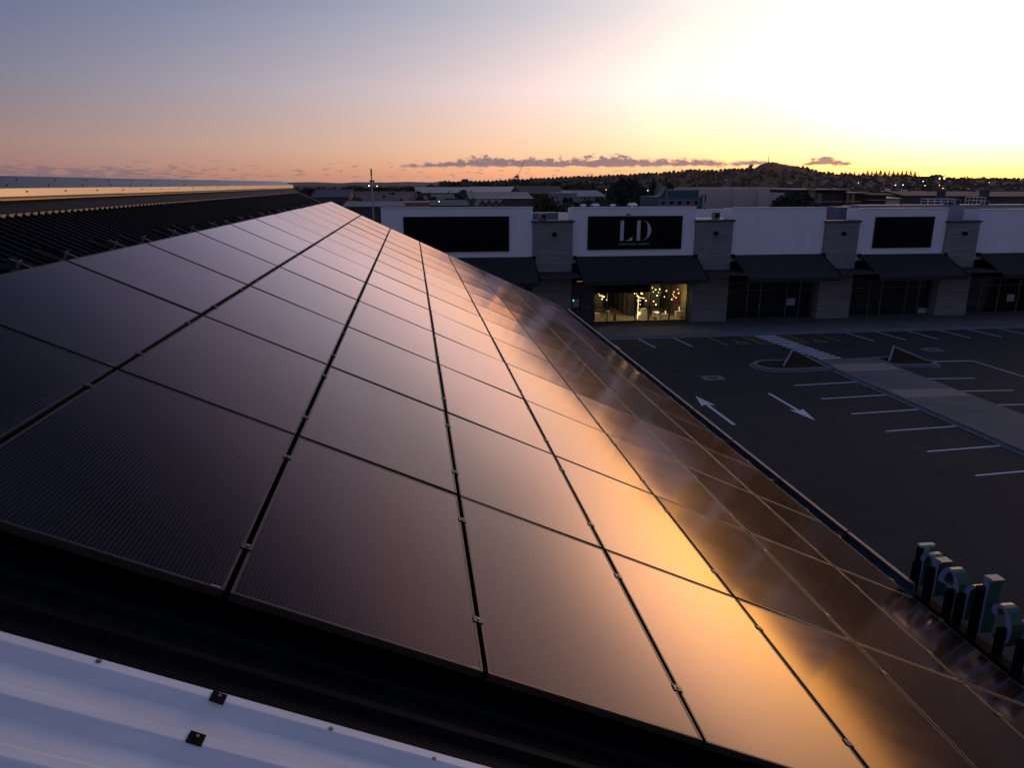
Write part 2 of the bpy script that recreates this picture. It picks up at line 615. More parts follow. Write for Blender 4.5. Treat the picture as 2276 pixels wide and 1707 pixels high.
M['floor'] = material('shop_floor', (.42, .34, .22), .45, .4, 0, .25, 3)
M['door'] = material('dark_grey_door', (.035, .038, .04), .6)


def clear_glass():
    m = bpy.data.materials.new('shop_window_glass')
    m.use_nodes = True
    t = m.node_tree
    t.nodes.clear()
    b = NB(t)
    tr = b.n('ShaderNodeBsdfTransparent')
    tr.inputs[0].default_value = (.86, .88, .87, 1)
    gl = b.n('ShaderNodeBsdfGlossy')
    gl.inputs['Roughness'].default_value = .02
    fr = b.n('ShaderNodeFresnel')
    fr.inputs[0].default_value = 1.5
    mx = b.n('ShaderNodeMixShader')
    t.links.new(fr.outputs[0], mx.inputs[0])
    t.links.new(tr.outputs[0], mx.inputs[1])
    t.links.new(gl.outputs[0], mx.inputs[2])
    o = b.n('ShaderNodeOutputMaterial')
    t.links.new(mx.outputs[0], o.inputs[0])
    return m


M['pane'] = clear_glass()
M['lampwarm'] = glow('warm_bulb', (1, .66, .24), 3.4)
M['lampbar'] = glow('warm_tube', (1, .74, .34), 2.2)
M['lampwhite'] = glow('white_flood_lamp', (.9, 1, 1), 7)
M['lampyellow'] = glow('sodium_lamp', (1, .62, .22), 9)
M['lampgreen'] = glow('green_indicator', (.3, 1, .7), 4)

# ------------------------------------------------------------------ ground
m = MB()
R = 13300.0
m.poly([(-R, -R, -.16), (R, -R, -.16), (R, R, -.16), (-R, R, -.16)])
M['earth'] = material('suburban_ground', (.030, .030, .026), .95, .1, 0, .5, .012)
tag(m.build('ground', M['earth']), kind='structure')
m = MB()
m.poly([(-25, -40, 0), (95, -40, 0), (95, 49.3, 0), (-25, 49.3, 0)])
m.poly([(-25, -40, -.15), (-25, 49.3, -.15), (-25, 49.3, 0), (-25, -40, 0)])
tag(m.build('car_park', M['asphalt']), kind='structure')
m = MB()
m.box(-25, 95, 49.3, 49.45, -.1, .12)
m.box(-25, 95, 48.85, 49.295, -.1, .006)
tag(m.build('kerb', M['kerb']), kind='structure')
m = MB()
m.box(-25, 95, 49.452, 54.9, -.1, .118)
tag(m.build('pavement', M['paving']), kind='structure')
m = MB()
m.box(24.72, 28.3, -10, 40.7, .0, .15)
tag(m.build('walkway', M['paving']), kind='structure')
m = MB()
m.box(24.58, 24.718, -10, 38.9, .0, .146)
m.box(28.302, 28.42, -10, 38.9, .0, .146)
m.box(24.72, 28.3, 40.702, 40.9, .0, .06)
m.box(24.36, 24.578, -10, 38.4, .0, .012)
tag(m.build('walkway_kerb', M['kerb']), kind='structure')
m = MB()
m.poly([(24.72, 32.3, .154), (28.3, 32.15, .154), (28.3, 33.5, .154), (24.72, 33.75, .154)])
m.poly([(24.72, 37.6, .154), (28.3, 37.6, .154), (28.3, 39.3, .154), (24.72, 39.3, .154)])
tag(m.build('paving_band', M['tactile']), kind='structure')


def strip(m, x0, y0, x1, y1, w, z=.004):
    d = Vector((x1-x0, y1-y0, 0)).normalized()
    n = Vector((-d.y, d.x, 0))*w/2
    a, c = Vector((x0, y0, z)), Vector((x1, y1, z))
    m.poly([a-n, c-n, c+n, a+n])


def line_mark(name, mat, segs, w=.1, z=.004):
    m = MB()
    for s_ in segs:
        strip(m, *s_, w, z)
    return tag(m.build(name, mat), kind='structure')


for yy in (35.7, 33.1, 30.55, 28.0, 25.42, 22.84, 20.3, 17.7):
    line_mark('parking_line', M['paintw'], [(20.5 + (35.7-yy)*.03, yy, 24.35, yy+.22)], .11)
for (a, c_) in (((28.43, 36.05), (31.5, 35.75)), ((28.43, 33.45), (31.7, 33.22)), ((28.43, 30.95), (31.9, 30.7)), ((28.43, 28.4), (32.0, 28.15))):
    line_mark('parking_line', M['paintw'], [(*a, *c_)], .11)
line_mark('parking_line', M['paintw'], [(31.5, 39.75, 34.5, 39.62)], .12)
line_mark('parking_line', M['paintw'], [(34.5, 39.62, 34.75, 24.0)], .09)
line_mark('parking_line', M['paintw'], [(34.85, 33.2, 38.4, 33.1)], .11)
for x in (13.3, 15.75, 18.35, 31.75, 34.2, 36.7, 39.25, 41.75, 44.3, 46.8, 49.3):
    line_mark('parking_line', M['paintw'], [(x, 48.84, x+.28, 45.9)], .1)
for x in (20.9, 29.3):
    line_mark('parking_line', M['painty'], [(x, 48.84, x+.3, 45.9)], .1)
m = MB()
for k in range(15):
    yy = 48.55 - k*.545
    x0 = 24.47 + (48.55-yy)*.112
    m.poly([(x0, yy-.14, .004), (x0+1.55, yy-.12, .004), (x0+1.53, yy+.14, .004), (x0-.03, yy+.13, .004)])
tag(m.build('zebra_crossing', M['paintw']), kind='structure')


def hatch(x0, x1, sl):
    m = MB()
    y0, y1 = 45.95, 48.75
    f = lambda x, y: x + (48.75-y)*sl
    strip(m, f(x0, y1), y1, f(x0, y0), y0, .08)
    strip(m, f(x1, y1), y1, f(x1, y0), y0, .08, .0045)
    strip(m, f(x0, y0), y0, f(x1, y0), y0, .08, .005)
    for k in range(5):
        ya = y0 + .25 + k*.52
        strip(m, f(x0, ya)+.04, ya, f(x1, ya+.45)-.04, ya+.45, .07, .0055)
    tag(m.build('hatched_marking', M['painty']), kind='structure')


hatch(23.45, 24.4, .09)
hatch(26.1, 27.0, .06)


def arrow(x, y0, y1):
    """flat road arrow from the tail y0 to the tip y1"""
    s = 1 if y1 > y0 else -1
    m = MB()
    strip(m, x, y0, x, y1-s*1.55, .17)
    m.poly([(x, y1, .004), (x-.36, y1-s*1.75, .004), (x, y1-s*1.5, .004), (x+.36, y1-s*1.75, .004)])
    tag(m.build('road_arrow', M['paintw']), kind='structure')


arrow(14.36, 29.75, 34.5)
arrow(18.4, 34.45, 29.85)


def wheelchair(x, y):
    m = MB()
    n = 14
    for i in range(n):
        t0, t1 = pi*.9+1.35*pi*i/n, pi*.9+1.35*pi*(i+1)/n
        strip(m, x+.34*cos(t0), y-.1+.34*sin(t0), x+.34*cos(t1), y-.1+.34*sin(t1), .09)
    strip(m, x-.12, y+.62, x-.1, y+.1, .12)
    strip(m, x-.1, y+.1, x+.3, y+.08, .1, .0045)
    strip(m, x+.3, y+.1, x+.5, y-.4, .1, .005)
    m.ball((x-.12, y+.85, -.07), .1, 10, 6)
    tag(m.build('wheelchair_symbol', M['painty']), kind='structure')


wheelchair(22.45, 46.6)
wheelchair(28.2, 46.45)

for (x0, x1, y0, y1, lab) in ((16.1, 17.35, 37.4, 38.3, 'square drain grate in pale concrete surround near the two road arrows'),
                              (33.6, 34.8, 42.3, 43.3, 'square drain grate in pale concrete surround beyond the far planted island')):
    t_ = thing('drain_grate', lab, 'drain')
    m = MB()
    w = .27
    m.box(x0, x1, y0, y0+w, -.05, .006).box(x0, x1, y1-w, y1, -.05, .006).box(x0, x0+w, y0+w, y1-w, -.05, .006).box(x1-w, x1, y0+w, y1-w, -.05, .006)
    m.build('surround', material('drain_surround', (.17, .17, .19), .85, .2, 0, .2, 5), t_)
    m = MB()
    k = 0
    xx = x0+w+.03
    while xx < x1-w-.02:
        m.box(xx, xx+.035, y0+w, y1-w, -.04, .003)
        xx += .07
    m.build('grate', M['iron'], t_)


def island(outline, feet, apex, side, lab, lab2):
    t_ = thing('planted_island', lab, 'traffic island')

    def inset(pts, d):
        cx_ = sum(p[0] for p in pts)/len(pts)
        cy_ = sum(p[1] for p in pts)/len(pts)
        return [(p[0]+(cx_-p[0])*d/max(.6, abs(cx_-p[0]))*min(1, abs(cx_-p[0])), p[1]+(cy_-p[1])*d/max(.6, abs(cy_-p[1]))*min(1, abs(cy_-p[1]))) for p in pts]
    ins = inset(outline, .2)
    out2 = inset(outline, -.18)
    m = MB()
    n = len(outline)
    for i in range(n):
        j = (i+1) % n
        A, B_, C_, D_ = outline[i], outline[j], ins[j], ins[i]
        m.poly([(*A, 0), (*B_, 0), (*B_, .15), (*A, .15)])
        m.poly([(*A, .15), (*B_, .15), (*C_, .15), (*D_, .15)])
        m.poly([(*D_, .15), (*C_, .15), (*C_, .02), (*D_, .02)])
        m.poly([(*A, .008), (*B_, .008), (*out2[j], .008), (*out2[i], .008)])
    m.build('kerb_ring', M['kerb'], t_)
    m = MB()
    cx_ = sum(p[0] for p in ins)/n
    cy_ = sum(p[1] for p in ins)/n
    for i in range(n):
        j = (i+1) % n
        m.poly([(*ins[i], .11), (*ins[j], .11), (cx_, cy_, .17)])
    m.build('mulch_bed', M['mulch'], t_)
    q = thing('angled_mound', lab2, 'garden mound')
    L, R_, T = Vector((*feet[0], .14)), Vector((*feet[1], .14)), Vector(apex)
    Bk = Vector((T.x, T.y+.25, .14))
    m = MB()
    nn = 9
    rng = random.Random(5+side)
    grid = {}
    for i in range(nn+1):
        for j in range(nn+1-i):
            p = L + (R_-L)*(i/nn) + (T-L)*(j/nn)
            if 0 < i and 0 < j and i+j < nn:
                p = p + Vector((0, -1, .6)).normalized()*rng.uniform(.0, .04)
            grid[i, j] = p
    for i in range(nn):
        for j in range(nn-i):
            m.poly([grid[i, j], grid[i+1, j], grid[i, j+1]])
            if i+j < nn-1:
                m.poly([grid[i+1, j], grid[i+1, j+1], grid[i, j+1]])
    m.poly([R_, Bk, T]).poly([L, T, Bk]).poly([L, Bk, R_])
    m.build('mulch_face', M['mulch'], q)
    for P0 in (L, R_):
        m = MB()
        d = (T-P0).normalized()
        r_ = .055
        sidev = d.cross(Vector((0, -.5, 1))).normalized()*r_
        up = Vector((0, -.45, .9)).normalized()*.05
        a0, a1 = P0 + up*.4, T + up*.4 + d*.03
        for (u0, u1) in (((a0-sidev, a0+sidev), (a1-sidev, a1+sidev)),):
            m.poly([u0[0]+up, u0[1]+up, u1[1]+up, u1[0]+up])
            m.poly([u0[0]-up, u0[0]+up, u1[0]+up, u1[0]-up])
            m.poly([u0[1]-up, u0[1]+up, u1[1]+up, u1[1]-up])
            m.poly([u0[0]-up, u0[1]-up, u1[1]-up, u1[0]-up])
            m.poly([u0[0]-up, u0[1]-up, u0[1]+up, u0[0]+up])
            m.poly([u1[0]-up, u1[1]-up, u1[1]+up, u1[0]+up])
        m.build('edge_bar', M['edgebar'], q)


M['edgebar'] = material('pale_edge_timber', (.20, .20, .22), .7, .3, 0, .15, 6)
oa = [(24.5, 38.62)] + [(24.5, 40.35), (23.2, 40.9), (21.6, 41.05)] + [(21.4 + 1.2*cos(t), 39.85 + 1.2*sin(t)) for t in [RAD(a) for a in (110, 140, 170, 200, 230, 255)]] + [(21.9, 38.6)]
island(oa, ((21.74, 39.3), (24.3, 39.7)), (23.17, 40.95, .74), 0,
       'kerbed island with brown mulch and a rounded end, left of the pale walkway',
       'triangular mulch mound with two pale edge bars, left of the walkway end')
ob = [(28.45, 38.75), (30.9, 38.5)] + [(30.9 + .75*cos(t), 39.25 + .75*sin(t)) for t in [RAD(a) for a in (-60, -20, 20, 60, 90)]] + [(29.6, 40.85), (28.45, 40.8)]
island(ob, ((28.8, 39.6), (31.25, 39.75)), (29.9, 40.85, .74), 1,
       'kerbed island with brown mulch on the right side of the walkway end',
       'triangular mulch mound with two pale edge bars, right of the walkway end')

# ------------------------------------------------------------------ the near roof and its solar array
AL = 0.437438
U, V_, N_ = Vector((cos(AL), 0, -sin(AL))), Vector((0, 1, 0)), Vector((sin(AL), 0, cos(AL)))
O = EYE - N_*1.63276
RM = Matrix(((U.x, 0, N_.x, O.x), (U.y, 1, N_.y, O.y), (U.z, 0, N_.z, O.z), (0, 0, 0, 1)))  # roof frame: s along slope, y, t above panel face
PW, PH = 1.06266, 1.757
OX, OY = -1.105958, 2.474229
RIB, PAN = -.118, -.150
RIDGE_S = -3.1


def roof_pt(s, y, t):
    return O + U*s + V_*y + N_*t


bldg = thing('warehouse', 'near building with charcoal ribbed roof carrying the solar panels', 'building')


def rib_sheet(y0, y1, s0, s1, pitch, prof, start=None):
    """trapezoid sheet; prof = list of (offset within the pitch, t)"""
    m = MB()
    pts = []
    y = y0 if start is None else start
    while y < y1:
        for dy, t in prof:
            if y0 - 1e-6 <= y+dy <= y1 + 1e-6:
                pts.append((y+dy, t))
        y += pitch
    ss = [s0 + (s1-s0)*i/6 for i in range(7)]
    for (ya, ta), (yb, tb) in zip(pts, pts[1:]):
        for sa, sb in zip(ss, ss[1:]):
            m.poly([roof_pt(sa, ya, ta), roof_pt(sb, ya, ta), roof_pt(sb, yb, tb), roof_pt(sa, yb, tb)])
    return m


p_ = .1417
rib_sheet(2.16, 24.42, RIDGE_S, 6.45, p_, [(0, PAN), (.078, PAN), (.092, RIB), (.126, RIB)], 2.16).build('dark_roof_sheet', M['darkroof'], bldg)
pw = .197
rs = rib_sheet(-7.0, 2.118, -3.6, 6.45, pw, [(0, -.118), (.018, -.117), (.041, -.118), (.092, -.158), (.150, -.158)][0:0] or
               [(-.197+.0, -.118), (-.197+.010, -.1165), (-.197+.040, -.1165)], 2.078) if False else None
# pale roof: profile going away from the viewer is pan, slope up, flat rib top, drop
m = MB()
prof = []
y = 2.116
while y > -7:
    prof += [(y, -.114), (y-.003, -.1120), (y-.036, -.1120), (y-.040, -.114), (y-.073, -.150), (y-.077, -.151), (y-.154, -.151), (y-.160, -.149)]
    y -= .197
prof = [(2.119, -.150), (2.117, -.118)] + prof
ss = [-3.7 + 10.1*i/8 for i in range(9)]
for (ya, ta), (yb, tb) in zip(prof, prof[1:]):
    for sa, sb in zip(ss, ss[1:]):
        m.poly([roof_pt(sa, ya, ta), roof_pt(sb, ya, ta), roof_pt(sb, yb, tb), roof_pt(sa, yb, tb)])
m.build('pale_roof_sheet', M['whiteroof'], bldg)

m = MB()
for (ya, ta), (yb, tb) in zip(prof[2:], prof[3:]):
    m.poly([roof_pt(1.02, ya, ta+.0012), roof_pt(1.026, ya, ta+.0012), roof_pt(1.026, yb, tb+.0012), roof_pt(1.02, yb, tb+.0012)])
    m.poly([roof_pt(1.02, ya, ta+.0012), roof_pt(1.02, yb, tb+.0012), roof_pt(1.016, yb, tb+.0002), roof_pt(1.016, ya, ta+.0002)])
m.build('sheet_lap', M['whiteroof'], bldg)
for (s, y) in ((-.316, 2.101), (.449, 2.088), (.826, 2.082), (-1.05, 2.098), (1.6, 2.09)):
    m = MB()
    c = roof_pt(s, y, -.111)
    m.tube(c, c+N_*.002, .009, .009, 12)
    m.tube(c+N_*.002, c+N_*.0045, .0055, .005, 6)
    m.build('roof_screw', M['bolt'], bldg)
for (s, y) in ((.066, 2.083), (.047, 1.897)):
    q = MB()
    Mx = Matrix.Translation(roof_pt(s, y, -.1105)) @ RM.to_3x3().to_4x4() @ Matrix.Rotation(RAD(-4), 4, 'Z')
    q.box(-.024, .024, -.023, .023, 0, .004, Mx)
    w_ = q.build('fixing_plate', M['black'], bldg)
    q = MB()
    q.tube(Mx @ Vector((.002, .004, .004)), Mx @ Vector((.002, .004, .011)), .006, .005, 6)
    q.build('bolt', M['bolt'], w_)

# closers and flashings at the ridge
m = MB()
y = 2.16
while y < 24.3:
    ya, yb = y+.002, y+.090
    m.poly([roof_pt(RIDGE_S+.002, ya, PAN+.002), roof_pt(RIDGE_S+.002, yb-.018, PAN+.002), roof_pt(RIDGE_S-.004, yb+.010, RIB+.024), roof_pt(RIDGE_S-.004, ya-.012, RIB+.024)])
    y += p_
m.build('rib_closer', M['closer'], bldg)
m = MB()
m.box(-3.40, RIDGE_S+.012, 2.16, 24.44, RIB+.026, RIB+.034, RM)
m.build('apron_flashing', M['apron'], bldg)
XR = -3.73
m = MB()
for (ya, yb, dz) in ((-7, 10.4, 0), (10.402, 24.42, -.001)):
    m.box(XR-.03, XR, ya, yb, 10.42, 10.58+dz)
m.build('lower_ridge_flashing', M['ridge'], bldg)
for i, (ya, yb) in enumerate(((-7, 4.6), (4.604, 10.2), (10.204, 15.8), (15.804, 20.4), (20.404, 24.46))):
    m = MB()
    dz = .0025*(i % 2)
    m.prism([(XR-.30, 10.775+dz), (XR+.028, 10.657+dz), (XR+.036, 10.583+dz), (XR+.028, 10.581+dz), (XR+.020, 10.645+dz), (XR-.30, 10.752+dz)], 'y', ya, yb)
    m.prism([(XR+.036, 10.5835+dz), (XR+.048, 10.578+dz), (XR+.046, 10.572+dz), (XR+.030, 10.577+dz)], 'y', ya+.002, yb-.002)
    o = m.build('ridge_cap', M['ridge'], bldg)
    q = MB()
    yy = ya+.25
    while yy < yb-.1:
        if yy > 3:
            for (xx, zz) in ((XR-.20, 10.741+dz), (XR-.05, 10.687+dz)):
                q.tube((xx, yy+(.32 if xx > XR-.1 else 0), zz-.004), (xx+.002, yy+(.32 if xx > XR-.1 else 0), zz+.007), .008, .007, 8)
            q.tube((XR+.028, yy+.5, 10.628), (XR+.040, yy+.5, 10.628), .008, .007, 8)
        yy += .82
    if q.v:
        q.build('cap_screw', M['black'], o)
m = MB()
m.prism([(XR-.30, 10.775), (XR-.30, 10.752), (-9.5, 7.7), (-9.5, 7.73)], 'y', -7, 24.42)
m.build('rear_roof_slope', M['darkroof'], bldg)
m = MB()
m.box(RIDGE_S-.25, 6.45, 24.425, 24.47, -.22, RIB+.012, RM)
m.build('barge_flashing', material('barge_steel', (.30, .28, .27), .4, .5, .4), bldg)
# walls under the roof
m = MB()
m.prism([(-9.4, 0), (5.12, 0), (5.12, 6.05), (XR-.1, 10.2), (-9.4, 7.5)], 'y', -6.9, 24.3)
m.build('wall', M['wallgrey'], bldg)
# gutter along the low edge
GX = 5.40
g = MB()
g.prism([(5.16, 6.12), (GX+.012, 6.12), (GX+.012, 6.385), (GX, 6.385), (GX, 6.132), (5.172, 6.132), (5.172, 6.34), (5.16, 6.34)], 'y', 6.45, 25.2)
gut = g.build('gutter', M['gutter'], bldg)
g = MB()
yb = [24.9, 23.6, 21.7, 20.05, 18.3, 16.5, 14.72, 12.97, 11.19, 9.47, 7.73, 6.46]
for a, c in zip(yb, yb[1:]):
    g.box(GX-.030, GX+.018, c+.015, a-.015, 6.386, 6.402)
    g.box(GX-.030, GX-.026, c+.015, a-.015, 6.366, 6.3855)
g.build('gutter_lip', M['gutterlip'], gut)
for y in yb[1:-1]:
    g = MB()
    g.box(5.174, GX-.002, y-.045, y+.045, 6.372, 6.384)
    g.box(GX-.006, GX+.026, y-.012, y+.012, 6.30, 6.404)
    g.box(5.174, 5.180, y-.045, y+.045, 6.2, 6.372)
    g.build('gutter_bracket', M['black'], gut)
for (ya, yb_) in ((8.75, 9.3), (7.1, 7.15), (13.6, 13.65), (10.1, 10.6)):
    g = MB()
    k = 9
    for i in range(k):
        f0, f1 = i/k, (i+1)/k
        pt = lambda f: Vector((5.20+.17*f, ya+(yb_-ya)*f, 6.33-.12*sin(pi*f)))
        g.tube(pt(f0), pt(f1), .006, .006, 6)
    g.build('cable', M['black'], gut)

# ---- panels
frame_w, th = .011, .035
hw, hh = 1.038/2, 1.726/2
fr = MB()
for (x0, x1, y0, y1) in ((-hw, -hw+frame_w, -hh, hh), (hw-frame_w, hw, -hh, hh), (-hw+frame_w, hw-frame_w, -hh, -hh+frame_w), (-hw+frame_w, hw-frame_w, hh-frame_w, hh)):
    fr.box(x0, x1, y0, y1, -th, 0)
fr_me = fr.mesh('frame', M['frame'])
gl_mes = []
for sag in (.0006, .0011, .0016, .0009):
    # toughened glass sags a few millimetres between the frame rails
    gx, gy = hw-frame_w-.0005, hh-frame_w-.0005
    nx, ny = 10, 16
    P = [[(-gx+2*gx*i_/nx, -gy+2*gy*j_/ny, -.0015 - sag*(1-(2*i_/nx-1)**2)*(1-(2*j_/ny-1)**4)) for j_ in range(ny+1)] for i_ in range(nx+1)]
    me_ = bpy.data.meshes.new('glass')
    me_.from_pydata([P[i_][j_] for i_ in range(nx+1) for j_ in range(ny+1)], [],
                    [(i_*(ny+1)+j_, (i_+1)*(ny+1)+j_, (i_+1)*(ny+1)+j_+1, i_*(ny+1)+j_+1) for i_ in range(nx) for j_ in range(ny)])
    me_.materials.append(M['glass'])
    for p_g in me_.polygons:
        p_g.use_smooth = True
    gl_mes.append(me_)
cl = MB()
cl.box(-.024, .024, -.021, .021, .0005, .0045)
cl.box(-.010, .010, -.021, .021, -.05, .0005)
cl.mat(1).tube((0, 0, .0045), (0, 0, .009), .007, .0065, 6)
cl_me = cl.mesh('clamp', [M['clamp'], M['bolt']])
lb = MB()
lb.box(hw-.052, hw-.015, -hh+.0115, -hh+.0155, -.0012, -.0008)
lb_me = lb.mesh('serial_label', M['label'])
rot = Euler((0, AL, 0))
rng = random.Random(4)
ROWN = ['front', 'second', 'third', 'fourth', 'fifth', 'sixth', 'seventh', 'eighth', 'ninth', 'tenth', 'eleventh', 'twelfth', 'last']
COLN = ['topmost', 'second from topmost', 'third from topmost', 'fourth from topmost', 'fifth from topmost', 'third from lowest', 'second from lowest', 'lowest']
for j in range(13):
    for i in range(8):
        lab = 'black solar panel in the %s row, %s column beside the %s' % (ROWN[j], COLN[i], 'ridge side' if i < 4 else 'gutter side')
        c = roof_pt(OX + (i-1+.5)*PW, OY + (j+.5)*PH, 0)
        r = thing('solar_panel', lab, 'solar panel', c, 'solar panels on the near roof')
        r.rotation_euler = Euler((rng.gauss(0, .0022), AL + rng.gauss(0, .0026), rng.gauss(0, .0006)))
        link('frame', fr_me, r)
        link('glass', gl_mes[rng.randrange(4)], r)
        for fy in (-.29, .29):
            k = link('clamp', cl_me, r)
            k.location = (PW/2, PH*fy + rng.uniform(-.02, .02), 0)
        link('serial_label', lb_me, r)

# ---- rails with their end brackets
for j in range(13):
    for q_, fy in enumerate((.21, .79)):
        y = OY + (j+fy)*PH
        t_ = thing('mounting_rail', 'dark rail end sticking out at the %s end of the %s row of panels' % (('near', 'far')[q_], ROWN[j]), 'mounting rail', (0, 0, 0), 'rails under the solar panels')
        m = MB()
        m.box(-2.32 - .05*q_, 6.36, y-.022, y+.022, -.085, -.040, RM)
        m.build('beam', M['rail'], t_)
        m = MB()
        m.box(-2.52, -2.16, y-.085, y+.085, -.112, -.106, RM)
        m.box(-2.52, -2.16, y+.075, y+.085, -.118, -.09, RM)
        m.build('base_plate', M['black'], t_)
        m = MB()
        yy = y-.045
        m.box(-2.285, -2.275, yy-.022, yy-.015, -.106, -.012, RM).box(-2.285, -2.275, yy+.015, yy+.022, -.106, -.012, RM)
        m.box(-2.285, -2.275, yy-.0145, yy+.0145, -.020, -.012, RM)
        m.box(-2.31, -2.287, yy-.022, yy+.022, -.104, -.098, RM)
        m.build('bracket', M['galv'], t_)

# ------------------------------------------------------------------ rooftop letters seen from behind
M['letgreen'] = material('green_letter_return', (.035, .095, .062), .36, .5, .1, .15, 5)
M['letback'] = material('pale_letter_back', (.26, .29, .42), .55, .3, 0, .1, 8)
sign = thing('rooftop_letter_sign', 'row of green standing letters on black posts along the roof edge, seen from behind', 'sign', (5.6, 0, 6.27))
XB, XF = 5.60, 5.74


def ribbon(m, pts, off=0.0, taper=False):
    """pts: (lx, lz, half-width x, half-width z) centre line with an offset vector; extruded from back to front"""
    L_, R_ = [], []
    for (a, z_, wx, wz) in pts:
        L_.append((a-wx, z_-wz))
        R_.append((a+wx, z_+wz))
    for i in range(len(pts)-1):
        quad = [L_[i], L_[i+1], R_[i+1], R_[i]]
        b_ = [Vector((XB+off, p[0], p[1])) for p in quad]
        f_ = [Vector((XF-off, p[0], p[1])) for p in quad]
        m.mat(1).poly(b_).mat(0).poly(f_[::-1])
        m.mat(0).poly([b_[0], f_[0], f_[1], b_[1]]).poly([b_[3], b_[2], f_[2], f_[3]])
        if i == 0:
            m.poly([b_[0], b_[3], f_[3], f_[0]])
        if i == len(pts)-2:
            m.poly([b_[1], f_[1], f_[2], b_[2]])


def arc(cx_, cz, rx, rz, a0, a1, w0, w1, wz=None, n=16):
    """elliptic stroke, width varying from w0 (at flat parts) to w1 (at upright parts)"""
    out = []
    for i in range(n+1):
        a = RAD(a0 + (a1-a0)*i/n)
        c_, s_ = cos(a), sin(a)
        w = w0 + (w1-w0)*abs(c_)**1.3
        out.append((cx_+rx*c_, cz+rz*s_, -w*c_, -w*s_))
    return out


def stem(x, z0, z1, w=.040):
    return [(x, z0, w, 0), (x, z1, w, 0)]


def letter(kind, y0, z0=6.27):
    m = MB()
    xh = .44
    sh = lambda pts: [(y0+a, z0+b_, c_, d_) for a, b_, c_, d_ in pts]
    posts = []
    if kind in 'nh':
        top = .62 if kind == 'h' else xh
        ribbon(m, sh(stem(.045, 0, top)))
        ribbon(m, sh([(-.03, top-.012, 0, .014), (.045, top-.012, 0, .014)]), .003)
        ribbon(m, sh(arc(.165, .27, .100, .155, 175, 0, .016, .036)), .002)
        ribbon(m, sh(stem(.265, 0, .275, .036)), .001)
        posts = [(.045, top-.10), (.265, .30)]
    elif kind == 'e':
        ribbon(m, sh(arc(.150, .22, .115, .205, 0, 305, .018, .042)), .002)
        ribbon(m, sh([(.045, .245, 0, .014), (.250, .245, 0, .014)]), .004)
        posts = [(.05, .26)]
    elif kind == 'c':
        ribbon(m, sh(arc(.150, .22, .115, .205, 40, 310, .018, .042)), .002)
        ribbon(m, sh(arc(.225, .335, .022, .022, 0, 360, .02, .02, n=10)), .004)
        posts = [(.05, .26)]
    elif kind == 't':
        ribbon(m, sh(stem(.07, .05, .50)))
        ribbon(m, sh([(.00, .42, 0, .016), (.18, .42, 0, .016)]), .003)
        ribbon(m, sh(arc(.13, .085, .06, .075, 180, 320, .016, .036)), .002)
        posts = [(.07, .30)]
    elif kind == 'i':
        ribbon(m, sh(stem(.05, 0, xh)))
        ribbon(m, sh([(-.02, xh-.012, 0, .014), (.05, xh-.012, 0, .014)]), .003)
        posts = [(.05, .34)]
    o = m.build('letter', [M['letgreen'], M['letback']], sign)
    o.location = (0, 0, 0)
    o.matrix_parent_inverse = Matrix.Translation((-5.6, 0, -6.27))
    for (a, zt) in posts:
        q = MB()
        y_ = y0+a
        y_ += .016
        prof_ = [(y_-.027, z0-.18), (y_+.027, z0-.18), (y_+.027, z0+zt-.03), (y_+.018, z0+zt-.006), (y_, z0+zt), (y_-.018, z0+zt-.006), (y_-.027, z0+zt-.03)]
        q.prism(prof_, 'x', XB-.075, XB-.002)
        po = q.build('support_post', M['black'], o)


letter('n', 6.385)
letter('e', 6.065)
letter('h', 5.70)
letter('c', 5.365)
letter('t', 5.10)
letter('i', 4.93)
q = MB()
q.box(XB-.10, XB+.02, 2.0, 6.74, 6.02, 6.215)
q.box(XB-.16, XB-.101, 2.0, 6.74, 6.02, 6.15)
o = q.build('base_beam', M['black'], sign)
o.matrix_parent_inverse = Matrix.Translation((-5.6, 0, -6.27))
t_ = thing('roof_edge_cross_post', 'slim black post with a pale green cross piece behind the last green letter', 'lamp', (5.6, 6.70, 6.2))  # stands in for a half-hidden further letter; its lamp shape is made up
q = MB()
q.box(-.03, .03, -.02, .02, -.15, .52)
q.build('post', M['black'], t_)
q = MB()
q.box(-.02, .16, -.03, .03, .52, .55)
q.box(.03, .10, -.025, .025, .43, .519)
q.build('post_head', material('pale_green_enamel', (.30, .36, .26), .5), t_)

# ------------------------------------------------------------------ row of shops across the car park
shops = thing('shop_terrace', 'long white and concrete row of shops with dark awnings across the car park', 'building')
YW = 54.2
BAYS = [(-2.2, 8.9, 9.0, 5.40), (11.95, 21.58, 8.97, 5.37), (24.58, 32.24, 8.89, 5.33), (35.1, 42.75, 8.80, 5.24), (45.6, 56.5, 8.68, 5.2)]
for (x0, x1, zt, zb) in BAYS:
    m = MB()
    m.box(x0, x1, YW, YW+.3, zb-.5, zt)
    w_ = m.build('parapet_panel', M['plaster'], shops)
    m = MB()
    m.box(x0-.03, x1+.03, YW-.04, YW+.34, zt+.002, zt+.06)
    m.build('cap_flashing', M['trim'], w_)
    # side returns going back
    for xs in (x0, x1-.2):
        q = MB()
        q.box(xs+.002, xs+.198, YW+.302, 56.0, 7.0, zt-.01)
        q.build('parapet_return', M['plaster'], w_)
PIERS = [(8.92, 11.92, 7.93), (21.6, 24.56, 7.90), (32.26, 35.08, 7.78), (42.77, 45.58, 7.70)]
